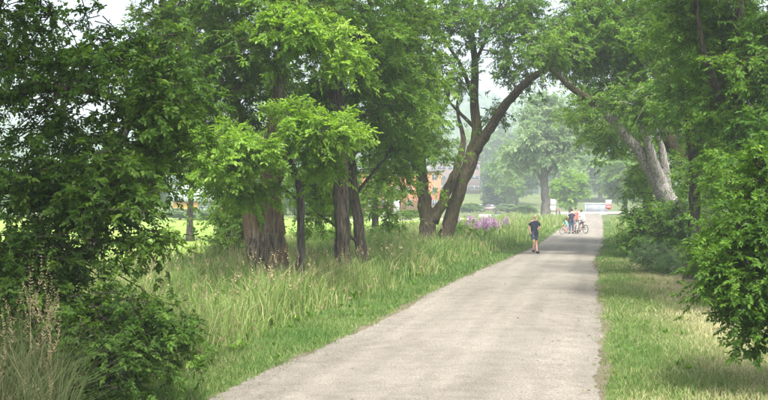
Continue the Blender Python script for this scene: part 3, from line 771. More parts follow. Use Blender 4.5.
T('background_tree', 'shaded tree behind the dead limb right of the path end',
  [[(650, 243, 56, 0.34), (648, 215, 56, 0.28), (645, 170, 56, 0.24), (635, 120, 56, 0.18), (620, 70, 56, 0.1), (610, 10, 56, 0.05)]],
  [(612, 132, 24, 22, 55, 3, 14), (648, 180, 18, 26, 54, 2, 10), (660, 125, 36, 46, 57, 3, 16), (590, 106, 22, 16, 55, 2.5, 8), (600, 50, 40, 60, 57, 3, 10)],
  LEAF_BRIGHT, BARK_DARK, s=0.17, cr=1.0, twigs=18, sprays=9, bias=0.05)
T('background_tree', 'deep green tree crowding behind the slim straight dark trunk',
  [[(715, 252, 46, 0.3), (716, 200, 46, 0.24), (718, 120, 46, 0.18), (722, 20, 46, 0.08)]],
  [(720, 140, 60, 70, 47, 3, 26), (690, 200, 40, 26, 45, 2, 10), (720, 10, 80, 60, 47, 3.5, 20), (780, 150, 40, 90, 44, 2.5, 12)],
  LEAF_DARK, BARK_DARK, s=0.18, cr=1.2, twigs=16, sprays=8, bias=0.15)
T('leafy_bush', 'dense dark green bush at the foot of the dead tree',
  [[(655, 258, 41.5, 0.06), (652, 235, 41.5, 0.04), (650, 215, 41.5, 0.02)], [(668, 258, 41.5, 0.05, 'g'), (675, 230, 41.5, 0.03), (680, 212, 41.5, 0.015)]],
  [(650, 232, 25, 24, 41.3, 1.1, 18), (680, 225, 18, 22, 41, 1.0, 9), (638, 245, 12, 12, 41.2, .6, 4)], LEAF_MID, BARK_DARK, s=0.12, cr=0.6, twigs=17, sprays=9, cat='bush', bias=-0.05)
T('leafy_bush', 'pale grey green weed clump in front of the dense dark bush',
  [[(655, 273, 33.5, 0.02), (653, 260, 33.5, 0.015), (652, 245, 33.5, 0.008)]],
  [(652, 258, 14, 14, 33.3, 0.5, 8), (672, 268, 14, 10, 32, 0.5, 5)], LEAF_GREY, BARK_GREY, s=0.10, cr=0.42, twigs=16, sprays=8, cat='bush', wid=0.13)
T('leafy_bush', 'leafy undergrowth around the slim straight dark trunk',
  [[(716, 285, 28.5, 0.03), (715, 265, 28.5, 0.02), (713, 240, 28.5, 0.01)]],
  [(715, 255, 26, 20, 28.3, 0.8, 9), (735, 235, 20, 20, 27, 0.7, 6), (765, 250, 20, 30, 26, .8, 6)], LEAF_MID, BARK_DARK, s=0.10, cr=0.5, twigs=15, sprays=8, cat='bush')

# ------------------------------------------------------------------ far trees
FAR = {}
def fartree(name, label, px, D, top, wpx, leafm, n=22, shape=1.0, group=None, bias=0.0, trunk=0.3, cat='tree', low=0.18, lean=0):
    """far trees share a few crown meshes, scaled to size and given their own leaf material"""
    z0 = float(hgt((px - 384) / 1000 * D, D))
    H = CAM_H - (top - 200) / 1000 * D - z0; W = wpx * D / 1000 * 1.25
    key = (low > 0.1, len(FAR) % 4) if len([k for k in FAR if k[0] == (low > 0.1)]) < 4 else random.choice([k for k in FAR if k[0] == (low > 0.1)])
    if key not in FAR:
        # prototype 10 m tall and 4 m in radius, at 200 m
        r0 = tree(name, label, [[(384, 212, 200, 0.3), (384, 197, 200, 0.22), (385, 180, 200, 0.12), (384, 165, 200, 0.03)]],
                  [(384, 187 - low * 22, 16, 20 - low * 20, 200, 3.2, 20)], leafm, BARK_GREY, s=0.5, cr=1.35, twigs=18, sprays=10, fine=False, wid=0.3, sides=8)
        FAR[key] = [(c.name.split('.')[0], c.data) for c in r0.children]
        for c in list(r0.children): bpy.data.objects.remove(c)
        bpy.data.objects.remove(r0)
    r = thing(name, label, cat, ((px - 384) / 1000 * D, D, z0), group, rng.uniform(0, 6.28))
    r.scale = (W / 4.0, W / 4.0, H / 10.0)
    for nm, me in FAR[key]:
        o = link(nm, me, None, r, kind='stuff' if nm in ('crown', 'branchwork') else None)
        if nm == 'crown':
            o.material_slots[0].link = 'OBJECT'; o.material_slots[0].material = leafm
    return r
# the big hazy tree beside the white sign
T('poplar_tree', 'large pale hazy tree with broad open crown behind the white sign',
  [[(546, 217.8, 135, 0.75), (546, 205, 135, 0.6), (545, 185, 135, 0.52), (543, 160, 135, 0.36), (541, 125, 135, 0.18), (542, 98, 135, 0.07)],
   [(545, 185, 135, 0.3), (532, 165, 135, 0.2), (520, 145, 134, 0.08)], [(545, 178, 135, 0.28), (560, 155, 134, 0.18), (575, 140, 134, 0.07)], [(544, 165, 135, 0.2), (555, 130, 136, 0.12), (562, 105, 136, 0.05)]],
  [(543, 138, 36, 38, 135, 5, 38), (515, 162, 18, 18, 134, 3, 8), (572, 138, 14, 16, 134, 3, 6), (545, 108, 18, 18, 135, 3, 8)],
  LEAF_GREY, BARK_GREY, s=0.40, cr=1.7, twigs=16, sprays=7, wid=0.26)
for args in [
    ('broadleaf_tree', 'yellow green rounded tree between the white sign and the concrete parapet', 570, 165, 172, 15, LEAF_LIME, 20),
    ('broadleaf_tree', 'light green tree directly behind the concrete parapet', 600, 235, 150, 22, LEAF_LIME, 22),
    ('broadleaf_tree', 'darker green tree behind the yellow green rounded tree', 584, 260, 160, 16, LEAF_BRIGHT, 16),
    ('broadleaf_tree', 'bright green tree behind the red and white road sign', 626, 170, 150, 20, LEAF_BRIGHT, 22),
    ('broadleaf_tree', 'rounded hazy tree right of the white walled house', 517, 225, 152, 19, LEAF_BRIGHT, 20),
    ('broadleaf_tree', 'hazy tree beside the conifer below the white walled house', 505, 215, 172, 13, LEAF_BRIGHT, 14),
    ('broadleaf_tree', 'tall hazy tree behind the white walled house', 500, 330, 128, 22, LEAF_BRIGHT, 18),
    ('broadleaf_tree', 'tall hazy tree behind the brown office building', 470, 340, 135, 20, LEAF_BRIGHT, 18),
    ('broadleaf_tree', 'hazy tree behind the large pale tree', 530, 300, 140, 20, LEAF_BRIGHT, 18),
    ('broadleaf_tree', 'far hazy tree left of the brown office building', 440, 330, 140, 18, LEAF_BRIGHT, 16),
    ('broadleaf_tree', 'far hazy tree above the orange brick building', 400, 320, 145, 22, LEAF_BRIGHT, 16),
    ('broadleaf_tree', 'far hazy tree between the large pale tree and the yellow green tree', 560, 290, 150, 18, LEAF_BRIGHT, 16),
]:
    fartree(*args)
# line of trees across the field on the left
for i, (px, D, top, wp, lab) in enumerate([
    (-30, 150, 168, 26, 'field edge tree seen through the dark tree beside a bigger one'), (25, 160, 172, 24, 'field edge tree seen low through the dark tree'),
    (85, 150, 176, 22, 'squat field edge tree left of the shed'), (140, 155, 165, 24, 'tall field edge tree just left of the shed'),
    (240, 165, 165, 20, 'field edge tree just right of the shed'), (285, 160, 172, 20, 'field edge tree behind the grey slender trunk'), (325, 170, 160, 22, 'field edge tree seen between dark trunks')]):
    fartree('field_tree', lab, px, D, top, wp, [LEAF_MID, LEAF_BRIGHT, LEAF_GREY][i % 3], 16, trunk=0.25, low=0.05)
# columnar conifer
z0 = float(hgt(0, 215)); gy = 200 + (CAM_H - z0) / 215 * 1000
T('conifer_tree', 'dark narrow conifer in front of the white walled house',
  [[(491, gy, 215, 0.2), (491, 190, 215, 0.15), (491, 174, 215, 0.04)]],
  [(491, 201, 5, 6, 215, 1.1, 8), (491, 190, 4, 8, 215, 0.9, 8), (491, 180, 2, 5, 215, 0.4, 4)], LEAF_CONIFER, BARK_DARK, s=0.5, cr=0.95, twigs=14, sprays=8, wid=0.2, fine=False)
# shrubs along the far track
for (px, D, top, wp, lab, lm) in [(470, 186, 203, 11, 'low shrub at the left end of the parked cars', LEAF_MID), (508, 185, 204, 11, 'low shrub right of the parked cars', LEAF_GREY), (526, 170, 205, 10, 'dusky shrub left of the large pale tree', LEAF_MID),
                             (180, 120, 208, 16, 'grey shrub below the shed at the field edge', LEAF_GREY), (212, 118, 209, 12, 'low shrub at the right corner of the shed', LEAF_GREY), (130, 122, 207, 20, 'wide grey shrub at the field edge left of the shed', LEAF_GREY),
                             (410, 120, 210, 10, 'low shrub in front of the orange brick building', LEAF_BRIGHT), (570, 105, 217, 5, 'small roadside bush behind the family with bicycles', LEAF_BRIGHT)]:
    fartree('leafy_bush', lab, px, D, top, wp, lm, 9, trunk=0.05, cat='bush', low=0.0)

# woodland on the hills
acc = Acc()
n = 2800
x = rng.uniform(-420, 620, n); y = rng.uniform(400, 960, n)
keep = np.abs(x - y * 0.05) < y * 0.62; x = x[keep]; y = y[keep]; n = len(x)
z = hgt(x, y)
R_ = rng.uniform(3.0, 6.5, n); tt = rng.normal(0.4, 0.16, n)
k = 13
d = unit(rng.normal(size=(n * k, 3))); d[:, 2] = np.abs(d[:, 2])
B = np.repeat(np.stack([x, y, z + R_ * 0.7], 1), k, 0) + d * np.repeat(R_, k)[:, None] * np.array([1, 1, 1.15]) * rng.uniform(0.7, 1.05, (n*k, 1))
leaf_acc(acc, B, unit(rng.normal(size=(n*k, 3))), d, np.repeat(R_, k) * 1.15, 0.42, np.clip(np.repeat(tt, k) + rng.normal(0, 0.1, n*k), 0, 1))
wd_ = link('distant_woodland', acc.mesh('distant_woodland'), LEAF_MID, kind='stuff')
tag(wd_, 'blue hazy wooded hillside behind the buildings', 'woodland')


# ------------------------------------------------------------------ purple flowers
def flower_plant():
    st = Acc(); fl = Acc(); lf = Acc()
    for i in range(13):
        a0 = rng.uniform(0, 6.28); r = rng.uniform(0.05, 0.35); h = rng.uniform(0.9, 1.45)
        b = np.array([0.25 * r * math.cos(a0), 0.25 * r * math.sin(a0), 0]); tp = np.array([r * math.cos(a0), r * math.sin(a0), h])
        tube(st, np.array([b, (b + tp) / 2 + [0, 0, 0.05], tp]), [0.012, 0.009, 0.004], 4)
        m = 60
        t = rng.uniform(0.62, 1.03, m)
        B = b + (tp - b) * t[:, None]
        leaf_acc(fl, B, unit(np.stack([rng.normal(0, 1, m), rng.normal(0, 1, m), rng.normal(0.2, 0.4, m)], 1)), rng.normal(size=(m, 3)), rng.uniform(0.05, 0.085, m), 0.4, rng.uniform(0, 1, m))
        m = 16
        t = rng.uniform(0.1, 0.66, m); B = b + (tp - b) * t[:, None]
        leaf_acc(lf, B, unit(np.stack([rng.normal(0, 1, m), rng.normal(0, 1, m), np.full(m, 0.3)], 1)), np.tile([0, 0, 1.0], (m, 1)), np.full(m, 0.14), 0.15, rng.uniform(0.2, 0.8, m))
    return st.mesh('stem', (0, 0, 0)), fl.mesh('flower_spike'), lf.mesh('leaf')
fm = [flower_plant() for _ in range(3)]
for me_ in fm:
    me_[0].materials.append(GRASS_TALL); me_[1].materials.append(PURPLE); me_[2].materials.append(LEAF_MID)
spots = [(452, 57), (459, 60), (465, 56), (470, 61), (476, 57), (481, 60), (487, 57), (492, 62), (497, 60), (448, 63), (456, 66), (484, 66), (473, 67), (505, 64)]
for i, (px, D) in enumerate(spots):
    if i < 14: lab = 'purple flowering loosestrife plant in the clump right of the leaning tree'
    else: lab = 'purple flowering loosestrife plant behind the forked tree'
    r = thing('purple_flower_plant', lab, 'plant', G(px, D), 'purple flowers right of the leaning tree' if i < 14 else 'purple flowers behind the forked tree', rng.uniform(0, 6.28))
    r.scale = [1, 1, rng.uniform(0.85, 1.1)]
    for nm, me_ in zip(('stem', 'flower_spike', 'leaf'), fm[i % 3]):
        link(nm, me_, None, r, kind='stuff')

# ------------------------------------------------------------------ buildings
def brickmat(name, c1, c2, mortar):
    m, t, n, b = newmat(name)
    tc = n.new('ShaderNodeTexCoord'); mp = n.new('ShaderNodeMapping'); mp.inputs['Rotation'].default_value = (R(90), 0, 0)
    br = n.new('ShaderNodeTexBrick'); br.inputs['Scale'].default_value = 4.0
    br.inputs['Color1'].default_value = (*c1, 1); br.inputs['Color2'].default_value = (*c2, 1); br.inputs['Mortar'].default_value = (*mortar, 1)
    t.links.new(tc.outputs['Object'], mp.inputs['Vector']); t.links.new(mp.outputs[0], br.inputs['Vector']); t.links.new(br.outputs['Color'], b.inputs['Base Color'])
    b.inputs['Roughness'].default_value = 0.9
    return m
M_brick = brickmat('orange_brick', (0.50, 0.15, 0.05), (0.42, 0.12, 0.04), (0.36, 0.24, 0.17))
M_brick2 = brickmat('brown_brick', (0.16, 0.11, 0.105), (0.13, 0.09, 0.085), (0.2, 0.17, 0.16))
M_white = plain('white_paint', (0.74, 0.75, 0.76), 0.6, var=0.05)
M_frame = plain('window_frame', (0.30, 0.28, 0.27), 0.5, var=0.05)
M_glass = plain('window_glass', (0.05, 0.065, 0.08), 0.08, var=0.3, spec=0.8)
M_roof = plain('grey_roof', (0.17, 0.165, 0.175), 0.85, scale=2)
M_conc = plain('concrete', (0.20, 0.225, 0.245), 0.9, var=0.18, scale=1.2)
M_orange = plain('orange_wall', (0.55, 0.30, 0.06), 0.7)
M_steel = plain('galvanised_steel', (0.45, 0.46, 0.47), 0.45, metal=0.7)
M_red = plain('sign_red', (0.62, 0.03, 0.035), 0.5, var=0.05)
M_black = plain('black_rubber', (0.02, 0.02, 0.02), 0.8)
M_dark = plain('dark_metal', (0.05, 0.055, 0.06), 0.5, metal=0.3)

def part(name, acc, mat, parent, smooth=False):
    return link(name, acc.mesh(name, smooth=smooth), mat, parent)

def building(name, label, px0, px1, D, height, depth, mat, floors, cols, roof='flat', winw=0.55, winh=0.5, door=None, rh=2.0, band=False):
    x0 = (px0 - 384) / 1000 * D; x1 = (px1 - 384) / 1000 * D; W = x1 - x0
    zb = float(hgt((x0 + x1) / 2, D)) - 0.3
    r = thing(name, label, 'building', ((x0 + x1) / 2, D, zb))
    a = Acc(); box(a, (-W/2, 0, 0), (W/2, depth, height)); part('wall', a, mat, r)
    a = Acc()
    if roof == 'flat':
        box(a, (-W/2 - .15, -.15, height + .003), (W/2 + .15, depth + .15, height + .35))
    else:
        e = 0.5
        V = [(-W/2-e, -e, height+.01), (W/2+e, -e, height+.01), (W/2+e, depth+e, height+.01), (-W/2-e, depth+e, height+.01), (-W/2+depth*.4, depth/2, height+rh), (W/2-depth*.4, depth/2, height+rh)]
        a.add(V, [np.array([(0,1,5,4), (2,3,4,5)]), np.array([(1,2,5), (3,0,4)]), np.array([(0,3,2,1)])])
    part('roof', a, M_roof, r)
    fh = (height - 0.6) / floors; cw = W / cols
    for f in range(floors):
        for c in range(cols):
            cx = -W/2 + cw * (c + .5); cz = 0.6 + fh * (f + .55)
            ww = cw * winw / 2; wh = fh * winh / 2
            if door is not None and f == 0 and c == door:
                a = Acc(); box(a, (cx - .6, -.06, .3), (cx + .6, .02, 2.7)); part('door', a, M_white, r); continue
            a = Acc(); box(a, (cx - ww, -.07, cz - wh), (cx + ww, .02, cz - wh + .1)); box(a, (cx - ww, -.07, cz + wh - .1), (cx + ww, .02, cz + wh)); 
            box(a, (cx - ww, -.07, cz - wh + .1), (cx - ww + .1, .02, cz + wh - .1)); box(a, (cx + ww - .1, -.07, cz - wh + .1), (cx + ww, .02, cz + wh - .1)); box(a, (cx - .04, -.06, cz - wh + .1), (cx + .04, .02, cz + wh - .1))
            wn = part('window', a, M_frame, r)
            a = Acc(); box(a, (cx - ww + .1, -.03, cz - wh + .1), (cx + ww - .1, .015, cz + wh - .1)); part('pane', a, M_glass, wn)
    return r
building('brick_building', 'orange brick building with grey roof seen through the trees across the field', 352, 441, 205, 8.6, 12, M_brick, 3, 7, roof='hip', rh=2.2, door=3, winw=0.42)
building('office_building', 'brown brick office block with dark window bands on the grassy bank', 436, 480, 264, 8.4, 10, M_brick2, 3, 4, winw=0.8, winh=0.42)
building('white_house', 'small white walled house on the bank behind the dark narrow conifer', 487, 502, 285, 6.4, 6, M_white, 2, 2, winw=0.2, winh=0.25)
# shed at the edge of the field
r = thing('storage_shed', 'low shed with white roof panel, orange wall and grey door across the field', 'building', G(196, 140), None, 0)
a = Acc(); box(a, (-3.2, 0, 0), (3.6, 6, 2.2)); part('wall', a, M_orange, r)
a = Acc(); prism(a, [(-3.5, 2.203), (3.9, 2.203), (3.9, 3.2), (2.4, 4.3), (-2.2, 4.5), (-3.5, 3.5)], -0.5, 6.4); part('roof', a, plain('pale_blue_roof', (0.62, 0.68, 0.76), 0.5, var=0.06), r)
a = Acc(); box(a, (0.25, -.06, 0), (3.4, .02, 2.1)); d_ = part('door', a, plain('grey_door', (0.20, 0.22, 0.25), 0.6), r)
for k_ in range(5):
    a = Acc(); box(a, (0.3, -.09, .06 + k_ * .4), (3.35, -.061, .06 + k_ * .4 + .36)); part('panel', a, d_.data.materials[0], d_)

# ------------------------------------------------------------------ concrete parapet at the end
r = thing('concrete_parapet', 'grey concrete parapet wall across the far end of the path', 'wall', G(595.5, 205), None, 0)
a = Acc(); box(a, (-2.2, 0, -0.2), (2.5, 0.35, 1.55)); part('wall', a, M_conc, r)
a = Acc(); box(a, (-2.35, -.08, 1.553), (2.65, .43, 1.75)); part('coping', a, plain('pale_concrete', (0.34, 0.36, 0.37), 0.9), r)
for k_ in range(4):
    a = Acc(); box(a, (-2.2 + k_ * 1.45, -.12, -0.2), (-1.9 + k_ * 1.45, -.003, 1.5)); part('pilaster', a, M_conc, r)
# low barrier and bin on the track
r = thing('concrete_barrier', 'low pale concrete barrier beside the litter bin on the track', 'barrier', G(485, 124), None, 0)
M_pale = plain('weathered_concrete', (0.33, 0.34, 0.34), 0.9); a = Acc(); prism(a, [(-.8, 0), (.8, 0), (.8, .12), (.74, .62), (-.74, .62), (-.8, .12)], -.25, .25); part('block', a, M_pale, r)
a = Acc(); box(a, (-.6, -.27, .2), (.6, -.251, .32)); part('stripe', a, M_conc, r)
r = thing('litter_bin', 'grey litter bin with dark top beside the pale track', 'bin', G(497.5, 124), None, 0)
a = Acc(); tube(a, np.array([[0, 0, 0], [0, 0, .1], [0, 0, .72]]), [.30, .32, .34], 14); part('body', a, M_conc, r)
a = Acc(); tube(a, np.array([[0, 0, .723], [0, 0, .80], [0, 0, .95], [0, 0, 1.0]]), [.37, .37, .30, .1], 14); part('lid', a, M_dark, r)

# ------------------------------------------------------------------ signs
r = thing('white_sign', 'white rectangular sign on a post beside the large pale tree', 'sign', G(553, 124), None, 0)
a = Acc(); tube(a, np.array([[0, 0, -.1], [0, 0, 1.2], [0, 0, 2.45]]), .035, 8); part('post', a, M_steel, r)
for z0_, z1_ in ((1.72, 2.46), (1.02, 1.68)):
    a = Acc(); box(a, (-.32, -.06, z0_), (.32, -.036, z1_)); part('panel', a, M_white, r)
r = thing('road_sign', 'red and white road sign on a post at the right end of the path', 'sign', G(608.5, 152), None, 0)
a = Acc(); tube(a, np.array([[0, 0, -.1], [0, 0, 1.2], [0, 0, 2.4]]), .035, 8); part('post', a, M_steel, r)
a = Acc(); box(a, (-.42, -.06, 1.72), (.42, -.036, 2.42)); part('white_panel', a, M_white, r)
a = Acc(); ang = np.linspace(0, 2*np.pi, 8, endpoint=False) + np.pi/8
prism(a, [(0.46*math.cos(t), 1.35 + .42*math.sin(t)) for t in ang], -.062, -.037); p_ = part('red_panel', a, M_red, r)
a = Acc(); box(a, (-.30, -.075, 1.29), (.30, -.063, 1.40)); part('white_bar', a, M_white, p_)

# ------------------------------------------------------------------ cars
def car(label, px, D, mat, rz):
    r = thing('parked_car', label, 'car', G(px, D, float(hgt(0, D))), 'cars parked by the far track', rz)
    a = Acc(); prism(a, [(-2.1, .32), (2.1, .32), (2.15, .62), (1.95, .85), (1.1, .95), (.98, .98), (-1.5, 1.02), (-2.05, .95), (-2.15, .6)], -.85, .85); part('body', a, mat, r)
    a = Acc(); prism(a, [(1.05, .97), (.35, 1.42), (-.9, 1.46), (-1.75, 1.01)], -.74, .74); c_ = part('cabin', a, M_glass, r)
    a = Acc(); prism(a, [(.42, 1.40), (.3, 1.475), (-.9, 1.51), (-1.02, 1.42)], -.72, .72); part('roof', a, mat, c_)
    for x_ in (-1.3, 1.3):
        for y_ in (-.78, .78):
            a = Acc(); disc_tube(a, (0, 0, 0), .22, .11, seg=16, sides=8)
            V = a.v[0]; a.v[0] = np.stack([V[:, 1] + x_, V[:, 0] + y_, V[:, 2] + .33], 1)
            wl = part('wheel', a, M_black, r, True)
            a = Acc(); tube(a, np.array([[x_, y_ - .06, .33], [x_, y_ + .06, .33]]), .2, 12); part('rim', a, M_steel, wl)
    for y_ in (-.6, .6):
        a = Acc(); box(a, (2.0, y_ - .15, .62), (2.14, y_ + .15, .76)); part('headlight', a, M_white, r)
car('white car parked among shrubs by the far track', 478.5, 200, plain('car_white', (0.45, 0.47, 0.49), 0.3, var=0.02), R(70))
car('red car parked beside a white one by the far track', 489, 204, plain('car_red', (0.20, 0.125, 0.12), 0.3, var=0.02), R(160))

# ------------------------------------------------------------------ people and bicycles
SKIN_T = plain('skin', (0.52, 0.31, 0.23), 0.6, var=0.05)
def skinned(name, chains, mat, parent, sub=1):
    """chains: lists of ((x,y,z), r); shared coordinates are joined; the first vertex is the root"""
    V = []; Rr = []; E = []; idx = {}
    for ch in chains:
        prev = None
        for (p, r) in ch:
            k = tuple(round(c, 4) for c in p)
            if k not in idx:
                idx[k] = len(V); V.append(p); Rr.append(r)
            if prev is not None and prev != idx[k]: E.append((prev, idx[k]))
            prev = idx[k]
    me = bpy.data.meshes.new(name); me.from_pydata(V, E, [])
    o = bpy.data.objects.new(name, me); col.objects.link(o)
    sk = o.modifiers.new('skin', 'SKIN'); sk.use_smooth_shade = True
    for i, r in enumerate(Rr):
        sv = me.skin_vertices[0].data[i]
        sv.radius = r if isinstance(r, tuple) else (r, r); sv.use_root = (i == 0)
    sb = o.modifiers.new('sub', 'SUBSURF'); sb.levels = sub; sb.render_levels = sub
    dg = bpy.context.evaluated_depsgraph_get(); dg.update()
    bm = bpy.data.meshes.new_from_object(o.evaluated_get(dg))
    bpy.data.objects.remove(o)
    bm.materials.clear()
    return link(name, bm, mat, parent)

def lerp(a, b, t): return tuple(a[i] + (b[i] - a[i]) * t for i in range(3))
def person(label, loc, rz, J, shirt, shorts, shoes=None, hair=None, scale=1.0, group=None, skin=None, sleeve=0.75, leglen=0.85):
    """J: joints, facing -y. el/er elbows, wl/wr wrists, kl/kr knees, al/ar ankles"""
    skin = skin or SKIN_T
    r = thing('person', label, 'person', loc, group, rz); r.scale = (scale,) * 3
    pz = J.get('pelvis', (0, 0, .95)); ch = J.get('chest', (0, 0, 1.33)); nk = J.get('neck', (0, 0, 1.48)); hd = J.get('head', (0, -.02, 1.62))
    sp = lerp(pz, ch, .5)
    body = [[(pz, .13), (sp, .125), (ch, .135), (nk, .055), (lerp(nk, hd, .45), .062), (hd, (.078, .095)), ((hd[0], hd[1] + .005, hd[2] + .08), .068)],
            [(hd, (.078, .095)), ((hd[0], hd[1] - .095, hd[2] - .012), .017)]]
    sh = []; pants = []; shoe = []
    for s_, L in ((-1, 'l'), (1, 'r')):
        S = (ch[0] + s_ * .175, ch[1], ch[2] + .07); Eb = J['e' + L]; Wr = J['w' + L]
        dv = unit(np.array(Wr) - np.array(Eb)); h1 = tuple(np.array(Wr) + dv * .05); 
        body.append([(ch, .135), (S, .062), (lerp(S, Eb, .5), .048), (Eb, .040), (lerp(Eb, Wr, .4), .039), (Wr, .026), (h1, (.036, .02))])
        pl = unit(np.cross(dv, np.array([0.3, 1, 0.2]))); nm_ = np.cross(dv, pl)
        for q, fl in ((-.03, .065), (-.01, .078), (.01, .074), (.028, .058)):
            b0 = np.array(h1) + pl * q * .9 + dv * .04; m0 = b0 + dv * fl * .55 + nm_ * .006; e0 = m0 + dv * fl * .4 + nm_ * .022
            body.append([(h1, (.036, .02)), (tuple(b0), .0095), (tuple(m0), .009), (tuple(e0), .008)])
        t0 = np.array(Wr) + pl * -.032 + dv * .02; t1 = t0 + pl * -.03 + dv * .035
        body.append([(Wr, .026), (tuple(t0), .012), (tuple(t1), .010)])
        Hp = (pz[0] + s_ * .09, pz[1], pz[2] - .06); Kn = J['k' + L]; An = J['a' + L]
        toe = J.get('t' + L, (An[0] + s_ * .02, An[1] - .17, An[2] - .045)); heel = (An[0], An[1] + .05, An[2] - .045)
        body.append([(pz, .13), (Hp, .095), (lerp(Hp, Kn, .5), .078), (Kn, .056), (lerp(Kn, An, .35), .055), (An, .036), ((toe[0], toe[1], toe[2]), .032)])
        S2 = (ch[0] + s_ * .15, ch[1], ch[2] + .06); sh.append([(ch, (.19, .15)), (S2, .076), (lerp(S, Eb, sleeve * .55), .066), (lerp(S, Eb, sleeve), .062)])
        pants.append([(pz, (.17, .145)), (Hp, .118), (lerp(Hp, Kn, .55), .103), (lerp(Hp, Kn, 1.0) if leglen > 1 else lerp(Hp, Kn, leglen), .092)] + ([(lerp(Kn, An, .85), .06)] if leglen > 1 else []))
        shoe.append([((heel[0], heel[1] + .03, heel[2]), .055), ((An[0], An[1], An[2] - .02), .062), ((toe[0], toe[1] - .03, toe[2] + .008), .058)])
    skinned('body', body, skin, r)
    skinned('shirt', [[((pz[0], pz[1], pz[2] - .16), (.19, .15)), ((pz[0], pz[1], pz[2] - .06), (.19, .15)), (lerp(pz, ch, .4), (.18, .14)), (ch, (.19, .15)), (lerp(ch, nk, .75), .078)]] + sh, shirt, r)
    skinned('shorts' if leglen <= 1 else 'trousers', [[((pz[0], pz[1], pz[2] + .16), .13), (pz, (.17, .145))]] + pants, shorts, r)
    for c_ in shoe: skinned('shoe', [c_], shoes or M_black, r)
    if hair is not None:
        a = Acc(); ellipsoid(a, (hd[0], hd[1] + .025, hd[2] + .065), (.088, .10, .085), 12, 8); part('hair', a, hair, r, True)
    for s_ in (-1, 1):
        a = Acc(); ellipsoid(a, (hd[0] + s_ * .032, hd[1] - .083, hd[2] + .02), (.012, .008, .008), 8, 6); part('eye', a, M_black, r, True)
        a = Acc(); ellipsoid(a, (hd[0] + s_ * .083, hd[1] + .01, hd[2]), (.012, .022, .034), 8, 6); part('ear', a, skin, r, True)
    a = Acc(); ellipsoid(a, (hd[0], hd[1] - .087, hd[2] - .045), (.025, .008, .007), 8, 6); part('mouth', a, plain('lip', (0.35, 0.14, 0.12)), r, True)
    return r

NAVY = plain('navy_cloth', (0.022, 0.028, 0.055), 0.85, var=0.2, scale=9)
BLUEGREY = plain('blue_grey_cloth', (0.055, 0.075, 0.115), 0.85, var=0.2, scale=9)
PINKRED = plain('faded_red_cloth', (0.42, 0.10, 0.085), 0.85, var=0.15)
WHITEC = plain('white_cloth', (0.68, 0.66, 0.66), 0.85, var=0.06)
TURQ = plain('turquoise_cloth', (0.10, 0.55, 0.50), 0.85, var=0.1)
DENIM = plain('denim_cloth', (0.06, 0.08, 0.13), 0.85, var=0.2)
GREYC = plain('grey_cloth', (0.2, 0.19, 0.19), 0.85, var=0.2)
HAIR_D = plain('dark_hair', (0.03, 0.02, 0.015), 0.7); HAIR_G = plain('cropped_grey_hair', (0.36, 0.27, 0.21), 0.8)
walk = dict(el=(-.27, .02, 1.16), wl=(-.25, -.14, .98), er=(.29, .03, 1.15), wr=(.09, -.22, 1.10),
            kl=(-.085, -.16, .54), al=(-.07, -.02, .14), kr=(.085, .02, .50), ar=(.075, -.12, .09))
person('man walking on the path in navy t-shirt and blue grey shorts', G(534.5, 44.4, .03), R(12), walk, NAVY, BLUEGREY, hair=None, scale=1.0)
stand = dict(el=(-.25, .03, 1.13), wl=(-.24, -.06, .90), er=(.25, .03, 1.13), wr=(.22, -.16, .95), kl=(-.10, -.02, .50), al=(-.11, .02, .09), kr=(.10, -.05, .50), ar=(.11, -.03, .09))

